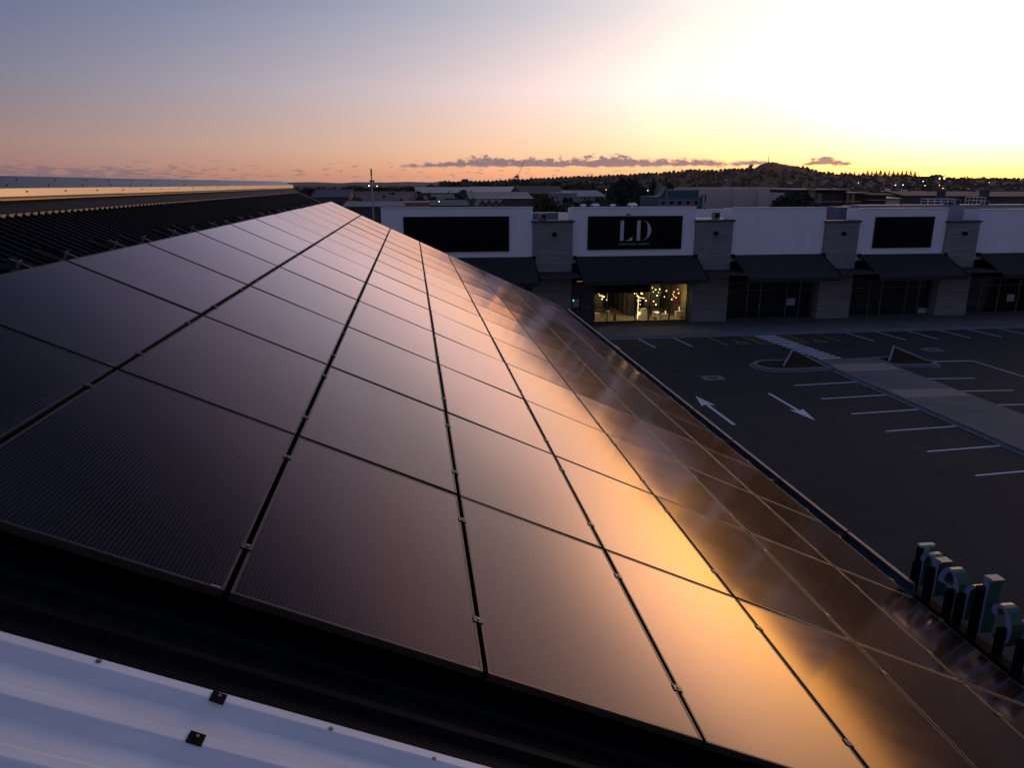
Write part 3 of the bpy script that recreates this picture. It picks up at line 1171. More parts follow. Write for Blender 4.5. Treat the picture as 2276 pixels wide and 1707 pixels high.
for (x0, x1, zt) in PIERS:
    m = MB()
    m.box(x0, x1, YW-.22, YW+.8, .12, zt)
    p_o = m.build('concrete_pier', M['conc'], shops)
    m = MB()
    m.box(x0-.12, x1+.12, YW-.32, YW+.85, zt+.002, zt+.14)
    m.build('pier_cap', material('dark_cap', (.045, .045, .05), .6), p_o)
    m = MB()
    xc = x0+(x1-x0)*.53
    m.box(xc-.13, xc+.13, YW-.42, YW-.222, zt-.95, zt-.72)
    m.tube((xc, YW-.42, zt-.83), (xc, YW-.55, zt-.95), .09, .12, 10)
    m.build('wall_lamp', M['black'], p_o)
AW = [(-2, 8.95, 5.40), (12.18, 21.65, 5.37), (24.78, 32.28, 5.33), (35.45, 42.88, 5.24), (45.95, 57, 5.2)]
for (x0, x1, zt) in AW:
    zf = 3.85 if x0 < 30 else 3.8
    m = MB()
    yf = 51.1
    m.prism([(YW-.005, zt), (yf, zf), (yf, zf-.30), (yf+.1, zf-.30), (yf+.1, zf-.06), (YW-.005, zt-.10)], 'x', x0, x1)
    a_ = m.build('awning', M['awning'], shops)
    for xs in (x0-.07, x1+.012):
        q = MB()
        q.tube((xs+.03, YW-.02, zt-.02), (xs+.03, yf, zf+.01), .05, .05, 6)
        q.box(xs-.09, xs+.15, YW-.30, YW-.02, zt-.22, zt+.06)
        q.build('side_strut', M['black'], a_)
    q = MB()
    for k in range(1, 60):
        xx = x0 + k*.2
        if xx > x1-.1:
            break
        Q0, Q1 = Vector((xx, YW-.1, zt-.045)), Vector((xx, yf+.02, zf+.012))
        q.box(xx-.012, xx+.012, 0, 1, 0, 1) if False else None
        d = Vector((0, yf-YW+.1, zf-zt+.05))
        q.poly([Q0+Vector((-.014, 0, 0)), Q1+Vector((-.014, 0, 0)), Q1+Vector((0, 0, .016)), Q0+Vector((0, 0, .016))])
        q.poly([Q0+Vector((.014, 0, 0)), Q0+Vector((0, 0, .016)), Q1+Vector((0, 0, .016)), Q1+Vector((.014, 0, 0))])
    q.build('awning_rib', M['awning'], a_)
CAN = [(9.05, 12.0, 4.16), (21.72, 24.8, 4.12), (32.35, 35.4, 4.06), (42.95, 45.95, 4.0)]
for (x0, x1, z) in CAN:
    m = MB()
    m.box(x0, x1, 51.35, YW-.224, z+.03, z+.10)
    c_ = m.build('canopy_slab', M['awning'], shops)
    q = MB()
    q.box(x0, x1, 51.30, 51.348, z-.03, z+.02)
    q.build('front_beam', M['alulight'], c_)
    for k in range(4):
        xx = x0+.15+(x1-x0-.3)*k/3
        q = MB()
        q.tube((xx-.14, 51.32, z+.03), (xx+.14, 51.32, z+.03), .035, .035, 6)
        q.ball((xx, 51.32, z+.06), .06, 8, 5)
        q.build('tie_bracket', M['alulight'], c_)
# roof of the terrace and blocks rising behind it
m = MB()
m.box(-2.5, 57, 54.51, 82, 7.4, 7.62)
m.build('roof', M['roofblue'], shops)
m = MB()
m.box(21.5, 30.5, 55.2, 61.9, 7.622, 7.98)
m.build('white_roof', M['roofwhite'], shops)
m = MB()
m.box(23.5, 29.6, 62, 62.3, 7.622, 8.50)
m.box(23.5, 29.6, 61.9, 62.4, 8.502, 8.55)
m.build('rear_parapet', M['plaster'], shops)
m = MB()
m.prism([(4.5, 8.33), (12.0, 8.40), (12.0, 7.6), (4.5, 7.6)], 'y', 60, 62)
m.build('blue_upstand', M['roofblue'], shops)
m = MB()
m.box(36.7, 60, 57.0, 58.2, 7.622, 8.95)
m.build('upper_block', material('grey_render', (.34, .33, .36), .7, .3, 0, .05, 1), shops)
m = MB()
m.box(36.6, 60.1, 56.9, 58.3, 8.952, 9.0)
m.build('upper_roof', M['roofwhite'], shops)
m = MB()
m.box(36.9, 40.6, 60.0, 62, 7.622, 8.75)
m.build('dark_plant_screen', M['roofblue'], shops)
# glazing in each bay
GY = 54.75
for bi, (x0, x1, wm) in enumerate(((12.0, 21.58, 'lit'), (24.6, 32.2, 'dark'), (35.2, 42.75, 'dark'), (45.65, 56.4, 'dark'), (-2, 8.9, 'dark'))):
    base = .12
    if wm == 'lit':
        xs = [13.93, 15.02, 17.28, 18.42, 20.10, 21.5]
    else:
        k_ = (x1-x0)
        xs = [x0+.12, x0+.26*k_, x0+.405*k_, x0+.70*k_, x0+.85*k_, x1-.15] if bi != 3 else [x0+.1, 47.3, 49.0, 50.9, 52.5, 56.2]
    q = thing('x', 'x', 'x') if False else None
    fr_ = MB()
    fr_.box(x0, x1, GY-.05, GY+.05, 3.06, 3.16)
    fr_.box(x0, x1, GY-.05, GY+.05, 2.40, 2.47) if wm == 'dark' else None
    fr_.box(x0, x1, GY-.06, GY+.06, .12, .20)
    sf = fr_.build('shopfront_frame', M['alu'], shops)
    for x in xs:
        q = MB()
        q.box(x-.04, x+.04, GY-.052, GY+.052, .201, 3.059)
        q.build('mullion', M['alulight'] if wm == 'dark' else M['alu'], sf)
    for a, c_ in zip(xs, xs[1:]):
        q = MB()
        q.box(a+.042, c_-.042, GY-.006, GY+.006, .202, 3.058)
        q.build('pane', M['pane'], sf)
    q = MB()
    q.box(x0, x1, GY-.02, GY+.3, 3.162, 5.0)
    q.build('bulkhead', M['black'], shops)
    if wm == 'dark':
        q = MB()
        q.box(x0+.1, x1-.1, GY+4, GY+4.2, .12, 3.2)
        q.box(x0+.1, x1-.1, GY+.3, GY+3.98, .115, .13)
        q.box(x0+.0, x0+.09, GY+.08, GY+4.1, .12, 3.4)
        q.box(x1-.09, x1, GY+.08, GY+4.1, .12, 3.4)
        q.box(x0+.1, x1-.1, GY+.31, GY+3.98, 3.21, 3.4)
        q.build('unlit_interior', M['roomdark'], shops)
        q = MB()
        xm = xs[2]-.06
        q.box(xm-.03, xm+.03, GY-.14, GY-.055, 1.1, 1.35)
        q.build('door_handle', M['galv'], sf)

# signs on the parapets


def wall_sign(x0, x1, z0, z1, lab):
    t_ = thing('wall_sign', lab, 'sign', ((x0+x1)/2, YW-.01, z0), 'black signs on the white parapets')
    w2, h_ = (x1-x0)/2, z1-z0
    m = MB()
    m.box(-w2, w2, -.10, 0, 0, h_)
    m.build('panel', M['signblack'], t_)
    m = MB()
    for (a, b_, c_, d_) in ((-w2-.03, w2+.03, -.03, -.001), (-w2-.03, w2+.03, h_+.001, h_+.03)):
        m.box(a, b_, -.09, -.005, c_, d_)
    m.box(-w2-.03, -w2-.001, -.09, -.005, 0, h_)
    m.box(w2+.001, w2+.03, -.09, -.005, 0, h_)
    m.build('edge_trim', M['alu'], t_)
    return t_


wall_sign(-.6, 7.1, 5.86, 8.37, 'blank black sign on the white wall partly hidden by the solar panels')
s4 = wall_sign(36.5, 41.57, 5.76, 8.15, 'blank black sign on the white wall fourth along, below the rooftop railings')
LS = wall_sign(13.14, 20.48, 5.89, 8.33, 'black sign with large silver initials above the lit shop')


def sign_part(name, m, mat):
    o = m.build(name, mat, LS)
    o.matrix_parent_inverse = Matrix.Translation(-LS.location)
    return o


SY = YW-.115
z0_, z1_ = 6.53, 8.03
m = MB()
m.prism([(15.62, z0_), (15.89, z0_), (15.89, z1_), (15.62, z1_)], 'y', SY-.03, SY)
pts = [(15.99, z0_), (16.58, z0_), (16.58, z0_+.32)] + [(16.58-.59*f, z0_+.02+.30*(1-f)**2.6) for f in (.15, .3, .5, .7, .9)]
m.prism(pts, 'y', SY-.03, SY)
sign_part('initial', m, M['signlet'])
m = MB()
m.prism([(16.92, z0_), (17.19, z0_), (17.19, z1_), (16.92, z1_)], 'y', SY-.03, SY)
outer, inner = [], []
cz = (z0_+z1_)/2
for i in range(25):
    a = RAD(-90 + 180*i/24)
    outer.append((17.28+.76*cos(a), cz+.75*sin(a)))
    inner.append((17.28+(.76-.27*cos(a)**1.2)*cos(a), cz+(.75-.006)*sin(a)))
for i in range(24):
    qd = [outer[i], outer[i+1], inner[i+1], inner[i]]
    m.poly([(p[0], SY-.03, p[1]) for p in qd])
    m.poly([(outer[i][0], SY-.03, outer[i][1]), (outer[i+1][0], SY-.03, outer[i+1][1]), (outer[i+1][0], SY, outer[i+1][1]), (outer[i][0], SY, outer[i][1])])
    m.poly([(inner[i][0], SY-.03, inner[i][1]), (inner[i+1][0], SY-.03, inner[i+1][1]), (inner[i+1][0], SY, inner[i+1][1]), (inner[i][0], SY, inner[i][1])])
sign_part('initial', m, M['signlet'])


def text_mesh(body, size, spacing=1.0, ext=.006):
    cu = bpy.data.curves.new('t', 'FONT')
    cu.body = body
    cu.size = size
    cu.extrude = ext
    cu.offset = .007
    cu.space_character = spacing
    cu.align_x = 'CENTER'
    ob = bpy.data.objects.new('t', cu)
    COL.objects.link(ob)
    bpy.context.view_layer.update()
    dg = bpy.context.evaluated_depsgraph_get()
    me = bpy.data.meshes.new_from_object(ob.evaluated_get(dg))
    bpy.data.objects.remove(ob)
    bpy.data.curves.remove(cu)
    return me


me = text_mesh('LIGHTING DIRECT', .21, 1.45)
me.materials.clear()
me.materials.append(material('dim_sign_text', (.27, .27, .28), .6))
o = link('small_text', me, LS)
o.matrix_local = Matrix.Translation(Vector((16.78, SY-.014, 6.20)) - LS.location) @ Matrix.Rotation(RAD(90), 4, 'X')
t_ = thing('security_camera', 'small dark camera on the white wall above the sign with silver initials', 'camera', (16.3, YW-.02, 8.46))
m = MB()
m.box(-.22, .02, -.16, -.02, -.03, .05)
m.build('camera_body', M['black'], t_)
m = MB()
m.tube((.06, 0, .0), (.06, -.12, .0), .03, .03, 8)
m.build('mount', M['galv'], t_)

# notices in the shop windows, and the fire door by the lit shop
for (x0, x1, z0, z1, y, lab) in ((30.0, 30.72, 1.15, 1.72, GY-.012, 'pale notice sheet on the dark glass left of the fourth concrete pier'),
                                 (41.8, 42.7, .22, .66, GY-.03, 'low pale board standing inside the dark window under the fourth awning'),
                                 (49.9, 50.6, 1.05, 1.66, GY-.012, 'pale notice sheet on the dark glass at the right end of the shops')):
    m = MB()
    m.box(x0, x1, y-.006, y, z0, z1)
    tag(m.build('window_notice', M['poster']), lab, 'notice')
m = MB()
m.box(12.0, 13.88, GY+.07, GY+.2, .12, 3.05)
m.build('solid_infill', M['door'], shops)
d_ = thing('service_door', 'dark grey service door with a small red sticker left of the lit shop windows', 'door', (13.35, GY, .2))
m = MB()
m.box(-.4, .4, -.03, .03, 0, 2.1)
m.build('leaf', M['door'], d_)
m = MB()
m.box(-.48, -.402, -.06, .04, 0, 2.18).box(.402, .48, -.06, .04, 0, 2.18).box(-.402, .402, -.06, .04, 2.102, 2.18)
m.build('door_frame', M['alu'], d_)
m = MB()
m.prism([(.0+.16*cos(RAD(a)), 1.1+.10*sin(RAD(a))) for a in range(0, 360, 30)], 'y', -.036, -.031)
m.build('sticker', M['red'], d_)
t_ = thing('wall_poster', 'pale blue poster board beside the service door of the lit shop', 'poster', (12.45, GY-.01, 1.4))
m = MB()
m.box(-.25, .25, -.02, .05, 0, .62)
m.build('board', M['poster'], t_)
m = MB()
m.ball((-.2, -.05, .52), .03, 8, 6)
m.build('indicator_light', M['lampgreen'], t_)

# ------------------------------------------------------------------ inside the lit shop
rx0, rx1, ry0, ry1, rz1 = 13.9, 21.56, GY+.06, 63.0, 3.10
m = MB()
m.poly([(rx0, ry0, .126), (rx1, ry0, .126), (rx1, ry1, .126), (rx0, ry1, .126)])
m.build('shop_floor', M['floor'], shops)
m = MB()
m.box(rx0-.1, rx0-.002, ry0+.2, ry1, .12, rz1)
m.box(rx1+.002, rx1+.1, ry0, ry1, .12, rz1)
m.build('shop_wall', M['room'], shops)
m = MB()
m.box(rx0, rx1, ry1, ry1+.1, .12, rz1)
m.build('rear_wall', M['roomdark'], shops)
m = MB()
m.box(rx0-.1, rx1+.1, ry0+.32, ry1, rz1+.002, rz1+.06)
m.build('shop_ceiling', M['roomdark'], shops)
m = MB()
m.box(14.0, 18.36, GY-.10, GY-.062, 2.46, 3.16)
m.build('entrance_bulkhead', M['black'], shops)
rng = random.Random(2)


def at6(x, y, Y):
    return at(1250+x/6.703, 600+y/6.703, Y)


bulbs = [(558, 380), (622, 398), (590, 432), (660, 445), (1088, 352), (1130, 392), (1175, 348), (540, 358), (570, 390), (605, 400), (585, 385), (1075, 350), (1105, 352), (1190, 352), (1115, 385), (1150, 405), (1210, 420), (1265, 380), (1245, 455), (1160, 512),
         (1342, 265), (1390, 292), (1450, 285), (1355, 325), (1430, 335), (1550, 310), (1412, 380), (1378, 422), (1520, 398), (1360, 465), (1393, 515),
         (1718, 285), (1662, 325), (1732, 345), (1652, 363), (1663, 395), (1695, 410), (1630, 437), (1688, 457)]
where = [(.0, 'at the entrance side'), ]
for k, (bx, by) in enumerate(bulbs):
    Yd = 55.5 + (k*37 % 10)*.14
    p = at6(bx, by, Yd)
    if bx < 700:
        side = 'hanging in a cluster behind the narrow window beside the door'
    elif bx < 1300:
        side = 'hanging above the pale plinths just right of the entrance'
    elif bx < 1600:
        side = 'hanging in the wide display window under the awning'
    else:
        side = 'hanging in the last display window beside the concrete pier'
    t_ = thing('pendant_lamp', 'small glowing warm globe lamp ' + side, 'lamp', p, 'pendant lamps in the shop, ' + side.split(' in ')[-1].split(' above ')[-1])
    m = MB()
    r = (.042, .052, .058, .038)[k % 4]
    m.ball((0, 0, 0), r, 10, 7, 1.15)
    m.build('globe', M['lampwarm'], t_)
    m = MB()
    m.tube((0, 0, r), (0, 0, max(.1, rz1-p.z)), .006, .006, 5)
    m.build('cord', M['black'], t_)
t_ = thing('floor_tube_lamp', 'tall upright glowing tube lamp on a round foot just right of the entrance', 'lamp', at6(1118, 750, 55.4))
m = MB()
m.tube((0, 0, .1), (0, 0, 1.85), .035, .035, 8)
m.build('tube', M['lampbar'], t_)
m = MB()
m.tube((0, 0, 0), (0, 0, .09), .12, .1, 12)
m.build('foot', M['black'], t_)
for (a, c_, lab) in (((1110, 455), (1170, 455), 'short glowing bar lamp on top of the upright tube lamp'), ((1130, 408), (1225, 420), 'longer glowing bar lamp hanging above the pale plinths')):
    p0, p1 = at6(*a, 55.9), at6(*c_, 55.9)
    m = MB()
    m.tube(p0, p1, .03, .03, 8)
    tag(m.build('bar_lamp', M['lampbar']), lab, 'lamp')
PL = [(490, 560, 650, 770, 'white plinth in the narrow window left of the entrance'), (675, 700, 622, 740, 'tall narrow white plinth just inside the door'),
      (1120, 1175, 680, 765, 'low white plinth with a globe lamp right of the entrance'), (1365, 1440, 635, 750, 'white plinth with a glowing disc lamp in the wide window'),
      (1495, 1575, 665, 765, 'white plinth with a small figure lamp in the wide window'), (1700, 1775, 625, 755, 'broad white plinth in the last window beside the pier'),
      (1180, 1255, 590, 745, 'wide cream display panel behind the low white plinth')]
for (x0, x1, y0, y1, lab) in PL:
    Yd = 55.6
    a, c_ = at6(x0, y0, Yd), at6(x1, y1, Yd)
    m = MB()
    m.box(a.x, c_.x, Yd, Yd+.4, .127, a.z)
    m.box(a.x-.015, c_.x+.015, Yd-.015, Yd+.415, a.z+.001, a.z+.03)
    tag(m.build('plinth', M['ply']), lab, 'plinth', 'display plinths in the lit shop')
m = MB()
p = at6(1145, 640, 55.7)
m.ball(p, .11, 12, 8)
m.tube((p.x, p.y, p.z-.28), p, .05, .03, 8)
tag(m.build('globe_lamp', M['lampbar']), 'glowing white globe lamp standing on the low plinth right of the entrance', 'lamp')
m = MB()
p = at6(1405, 634, 55.75)
m.tube((p.x, p.y, p.z), (p.x, p.y, p.z+.06), .2, .22, 16)
tag(m.build('disc_lamp', M['lampbar']), 'flat glowing disc lamp on the white plinth in the wide window', 'lamp')
for (x, y, lab) in ((1740, 572, 'small candle shaped lamp above the broad plinth in the last window'), (1535, 632, 'small figure shaped lamp on a plinth in the wide window')):
    p = at6(x, y, 55.75)
    m = MB()
    m.ball((p.x, p.y, p.z+.05), .05, 8, 6, 1.6)
    m.tube((p.x, p.y, p.z-.22), (p.x, p.y, p.z), .03, .02, 8)
    tag(m.build('table_lamp', M['lampbar']), lab, 'lamp')
for (x0, x1, y0, y1, lab) in ((765, 800, 655, 712, 'red carton on the shop floor behind the entrance door'), (1370, 1402, 712, 760, 'red carton in front of the disc lamp plinth'),
                              (1770, 1805, 697, 750, 'dark red carton beside the broad plinth in the last window')):
    a, c_ = at6(x0, y0, 55.35), at6(x1, y1, 55.35)
    m = MB()
    m.box(a.x, c_.x, 55.35, 55.55, .127, a.z)
    m.box(a.x+.01, c_.x-.01, 55.36, 55.54, a.z+.001, a.z+.012)
    tag(m.build('carton', M['red']), lab, 'box')
m = MB()
m.box(20.9, 21.5, 56.2, 56.24, 1.2, 2.15)
tag(m.build('dark_red_board', material('maroon_board', (.09, .015, .03), .7)), 'maroon display board hanging in the last window beside the pier', 'display board')
# shelving running back into the shop
for k in range(8):
    yy = 57.2+k*.72
    m = MB()
    hgt = 2.0+.06*k
    m.box(17.4, 17.95, yy, yy+.5, .127, hgt)
    for zz in (.6, 1.1, 1.6):
        m.box(17.32, 17.398, yy, yy+.5, zz, zz+.03)
    o = m.build('shelf_unit', M['room' if k % 2 else 'roomdark'])
    tag(o, 'pale shelf unit, %s from the window in the row behind the entrance' % ('nearest' if k == 0 else ORD[k]), 'shelf', 'shelf units inside the lit shop')
for k in range(5):
    m = MB()
    m.box(14.0+.02*k, 14.5, 57.0+k*1.1, 57.9+k*1.1, .127, 2.3)
    m.box(14.501, 14.58, 57.05+k*1.1, 57.85+k*1.1, 1.0, 1.04)
    tag(m.build('dark_shelf_unit', M['roomdark']), 'dark shelf unit along the left shop wall, %s from the window' % ('nearest' if k == 0 else ORD[k]), 'shelf', 'dark shelves inside the lit shop')
m = MB()
m.box(13.95, 15.0, 56.05, 56.1, .9, 2.15)
m.box(13.95, 15.0, 56.02, 56.048, .88, .94)
tag(m.build('dark_backdrop', M['roomdark']), 'dark backdrop board behind the lamps left of the entrance', 'display board')
m = MB()
m.box(18.6, 19.9, 56.6, 56.66, 1.0, 2.9)
m.box(18.6, 19.9, 56.56, 56.598, .96, 1.02)
tag(m.build('dark_backdrop', M['roomdark']), 'dark backdrop board behind the hanging lamps in the wide window', 'display board')
m = MB()
m.tube((13.95, GY+.12, 1.07), (21.45, GY+.12, 1.07), .025, .025, 8)
m.build('window_rail', M['alulight'], shops)


def lamp_light(name, loc, power, color, size=.25):
    ld = bpy.data.lights.new(name, 'POINT')
    ld.energy = power
    ld.color = color
    ld.shadow_soft_size = size
    o = bpy.data.objects.new(name, ld)
    COL.objects.link(o)
    o.location = loc
    return o


for (x, y, z, p) in ((14.6, 55.2, 2.1, 42), (17.9, 55.2, 2.1, 52), (19.4, 55.2, 2.2, 52), (20.7, 55.3, 2.1, 34), (16.2, 56.4, 2.4, 46)):
    lamp_light('shop_fill_light', (x, y, z), p, (1, .70, .32))  # added fill points without fixtures, brightening plinths and pavement for the hanging lamps

# small orange soffit light beside the lit awning
t_ = thing('soffit_light', 'thin orange light strip under the left end of the lit shop awning', 'lamp', (12.75, 54.0, 3.52))
m = MB()
m.box(-.42, .42, -.04, .04, -.03, .0)
m.build('diffuser', glow('orange_strip', (1, .42, .12), .55), t_)
m = MB()
m.box(-.46, .46, -.06, .06, .002, .05)
m.build('housing', M['black'], t_)

# ------------------------------------------------------------------ rooftop gear on the terrace
t_g = 'rooftop equipment on the shop terrace'


def roof_guard(x0, x1, y, z, h_, n, lab):
    t_ = thing('roof_guardrail', lab, 'railing', ((x0+x1)/2, y, z), t_g)
    w2 = (x1-x0)/2
    m = MB()
    for k in range(n):
        xx = -w2 + 2*w2*k/(n-1)
        m = MB()
        m.tube((xx, 0, 0), (xx, 0, h_), .024, .024, 6)
        m.tube((xx, 0, h_), (xx, .9, h_), .022, .022, 6)
        m.tube((xx, .9, 0), (xx, .9, h_), .022, .022, 6)
        m.build('upright', M['trim'], t_)
    m = MB()
    m = MB()
    for zz in (h_*.55, h_):
        m.tube((-w2, 0, zz), (w2, 0, zz), .024, .024, 6)
        m.tube((-w2, .9, zz), (w2, .9, zz), .022, .022, 6)
    m.build('top_rail', M['trim'], t_)


roof_guard(at(2052, 445, 57.6).x, at(2110, 445, 57.6).x, 56.95, 9.0, .48, 5, 'long low white roof railing behind the blank black sign on the right')
roof_guard(at(2150, 445, 57.6).x, at(2176, 445, 57.6).x, 56.95, 9.0, .62, 4, 'short white roof railing nearest the right edge of the photo')


def ac_unit(x, y, z, w, h_, lab):
    t_ = thing('roof_unit', lab, 'air conditioner', (x, y, z), t_g)
    m = MB()
    m.box(-w/2, w/2, 0, .6, .06, h_)
    m.build('casing', M['wallgrey'], t_)
    m = MB()
    m.tube((0, -.02, h_*.55), (0, -.001, h_*.55), h_*.33, h_*.33, 14)
    m.build('fan_grille', M['black'], t_)
    m = MB()
    m.box(-w/2+.05, -w/2+.12, .05, .55, 0, .059).box(w/2-.12, w/2-.05, .05, .55, 0, .059)
    m.build('foot', M['black'], t_)


ac_unit(at(2104, 450, 57.4).x, 57.0, 9.0, .42, .30, 'dark boxy roof unit between the two white roof railings')
ac_unit(at(2186, 450, 57.4).x, 57.0, 9.0, .5, .30, 'boxy roof unit right of the short white roof railing')
ac_unit(at(2124, 450, 57.4).x, 57.1, 9.0, .5, .42, 'pale tall roof unit behind the dark boxy one')
ac_unit(23.9, 55.6, 7.98, .45, .55, 'small dark unit on the white roof right of the sign with silver initials')
ac_unit(9.9, 55.0, 8.08, .6, .45, 'small pale unit on the pier roof left of the sign with silver initials')
for k, (px, w, h_) in enumerate(((1296, .5, .12), (1323, .7, .14), (1362, .5, .12), (1405, .8, .2))):
    p = at(px, 459, 58)
    m = MB()
    m.tube((p.x, 58, 7.7), (p.x, 58, 9.02), .12, .12, 10)
    m.tube((p.x, 58, 9.021), (p.x, 58, 9.02+h_), w*.55, w*.3, 12)
    tag(m.build('roof_vent', M['trim']), 'white mushroom roof vent above the lit shop parapet, %s from the left' % ORD[k], 'roof vent', 'white roof vents behind the parapet')

# ------------------------------------------------------------------ trees
M['leafdark'] = foliage('dark_evergreen_leaves', (.010, .014, .008), (.032, .040, .020))
M['leafmid'] = foliage('olive_leaves', (.020, .024, .010), (.055, .058, .026))
M['leaftan'] = foliage('dry_yellow_leaves', (.07, .05, .022), (.16, .11, .05))
M['bark'] = material('bark', (.035, .028, .022), .9, .1)


def crown_mesh(name, seed, lobes, leaves, leaf, mat, shape='round'):
    rng = random.Random(seed)
    m = MB()
    cs = []
    for k in range(lobes):
        if shape == 'cone':
            z = rng.random()
            r = (1-z)*.42
            a = rng.uniform(0, 2*pi)
            cs.append((Vector((r*cos(a)*rng.random(), r*sin(a)*rng.random(), .12+z*.88)), .10+.22*(1-z)))
        elif shape == 'dome':
            a = rng.uniform(0, 2*pi)
            r = .40*sqrt(rng.random())
            cs.append((Vector((r*cos(a), r*sin(a), (.88 if k % 3 else rng.uniform(.4, .8)) - 1.2*max(0, r-.18)**1.2)), rng.uniform(.09, .14)))
        else:
            a = rng.uniform(0, 2*pi)
            r = .36*sqrt(rng.random())
            z = rng.uniform(.30, .82)
            cs.append((Vector((r*cos(a), r*sin(a), z)), rng.uniform(.13, .24)*(1.1-abs(z-.5)*.6)))
    for k in range(leaves):
        c, r = cs[rng.randrange(len(cs))]
        d = Vector((rng.gauss(0, 1), rng.gauss(0, 1), rng.gauss(0, 1))).normalized()
        p = c + d*r*(rng.random()**.35)*Vector((1, 1, .8)).length/1.6
        n = (d + Vector((rng.gauss(0, .5), rng.gauss(0, .5), rng.gauss(.3, .5)))).normalized()
        u = n.orthogonal().normalized()
        u = (Matrix.Rotation(rng.uniform(0, 6.28), 3, n) @ u)
        w = n.cross(u)
        s = leaf*rng.uniform(.6, 1.4)
        m.poly([p-u*s*.5, p+w*s*.35, p+u*s*.6, p-w*s*.35])
    return m.mesh(name, mat)


def trunk_mesh(seed, hgt=.55, spread=.28):
    rng = random.Random(seed)
    m = MB()
    m.tube((0, 0, -.02), (.01, .0, hgt*.6), .032, .022, 8)
    for k in range(6):
        a = rng.uniform(0, 6.28)
        z = hgt*rng.uniform(.4, .65)
        m.tube((0.005, 0, z), (spread*cos(a), spread*sin(a), z+rng.uniform(.15, .3)), .014, .005, 5)
    m.tube((.01, 0, hgt*.6), (.0, .01, hgt*1.25), .022, .006, 6)
    return m.mesh('trunk', M['bark'])


CROWN = {'dark': [crown_mesh('crown', 10+k, 16, 1500, .075, M['leafdark']) for k in range(3)],
         'mid': [crown_mesh('crown', 20+k, 14, 1100, .075, M['leafmid']) for k in range(2)],
         'tan': [crown_mesh('crown', 30, 9, 500, .07, M['leaftan'])],
         'dome': [crown_mesh('crown', 51, 84, 7000, .06, M['leafdark'], 'dome')],
         'cone': [crown_mesh('crown', 40+k, 22, 1000, .07, M['leafdark'], 'cone') for k in range(2)]}
TRUNK = [trunk_mesh(k) for k in range(3)]
tree_n = 0


def tree(name, kind, px, pytop, Y, wpx, lab, group=None, pybase=None):
    """a tree with its base on the ground below the surveyed crown"""
    global tree_n
    tree_n += 1
    p = at(px, pytop, Y)
    zb = -.15
    h_ = (p.z - zb)
    w = wpx*Y/1560.0*1.38
    t_ = thing(name, lab, 'tree', (p.x, Y, zb), group)
    r = random.Random(tree_n)
    c = link('crown', CROWN[kind][tree_n % len(CROWN[kind])], t_)
    k = link('trunk', TRUNK[tree_n % 3], t_)
    for o in (c, k):
        o.scale = (w/.95, w/.95, h_/.98)
        o.rotation_euler = (0, 0, r.uniform(0, 6.28))
    return t_


def palm(px, pytop, Y, lab, group='palms beyond the shops', spread=1.9):
    p = at(px, pytop, Y)
    t_ = thing('palm_tree', lab, 'palm', (p.x, Y, -.15), group)
    h_ = p.z+.15
    m = MB()
    m.tube((0, 0, 0), (.15, 0, h_-1.0), .22, .14, 8)
    m.build('trunk', M['bark'], t_)
    m = MB()
    rng = random.Random(int(px))
    for k in range(22):
        a = 2*pi*k/22 + rng.uniform(-.1, .1)
        up = rng.uniform(-.2, 1.0)
        pp = Vector((.15, 0, h_-1.0))
        d = Vector((cos(a), sin(a), up)).normalized()
        prev = None
        for s in range(7):
            wd = .30*(1-s/7.5)
            sd = Vector((-sin(a), cos(a), 0))*wd
            cur = (pp-sd+Vector((0, 0, -.12)), pp, pp+sd+Vector((0, 0, -.12)))
            if prev:
                m.poly([prev[0], cur[0], cur[1], prev[1]])
                m.poly([prev[1], cur[1], cur[2], prev[2]])
            prev = cur
            pp = pp + d*spread/6
            d = (d + Vector((0, 0, -.22))).normalized()
    m.build('fronds', M['leafdark'], t_)


G1 = 'trees between the shops and the hills'
tree('dense_tree', 'dome', 1395, 399, 150, 66, 'largest dark leaning tree behind the lit shop roof, below the hill', G1)
tree('dense_tree', 'dark', 1425, 420, 140, 52, 'dark tree hugging the right side of the largest tree', G1)
tree('dense_tree', 'dark', 1362, 432, 140, 60, 'dark tree at the left foot of the largest tree', G1)
tree('conifer_tree', 'cone', 1453, 411, 150, 34, 'pointed dark tree just left of the curved blue spire roof', G1)
tree('olive_tree', 'mid', 1462, 425, 135, 40, 'olive green tree in front of the pointed tree by the spire roof', G1)
tree('dense_tree', 'dark', 1303, 431, 110, 56, 'dark bushy tree behind the roof left of the sign with initials', G1)
tree('dense_tree', 'dark', 1205, 436, 110, 34, 'dark narrow tree beside the tan gabled house', G1)
tree('dry_tree', 'tan', 1220, 441, 112, 26, 'tan dry leaved tree between dark trees behind the terrace', G1)
tree('dry_tree', 'tan', 1192, 448, 104, 18, 'tan dry leaved shrub right behind the first white wall', G1)
tree('dense_tree', 'dark', 1240, 433, 108, 44, 'dark tree right of the tan dry leaved tree', G1)
tree('dense_tree', 'dark', 1046, 448, 92, 46, 'low dark tree peeping over the first white wall', G1)
tree('dense_tree', 'dome', 1770, 431, 100, 86, 'broad dark round tree in front of the pale concrete apartment block', G1)
tree('dense_tree', 'dark', 1488, 401, 200, 26, 'dark tree with a tall crown behind the curved blue spire roof', G1)
tree('dense_tree', 'dark', 1498, 404, 205, 22, 'slim dark tree right behind the spire roof', G1)
tree('dense_tree', 'dark', 1515, 416, 190, 46, 'low dark tree below the white street lamp', G1)
tree('olive_tree', 'mid', 1348, 440, 120, 36, 'olive tree below the yellow street lamp', G1)
tree('dense_tree', 'dark', 2255, 436, 120, 60, 'dark shrub like tree below the long dark roof at far right', G1)
tree('dense_tree', 'dark', 2140, 436, 120, 40, 'dark shrub like tree below the long dark roof between the railings', G1)
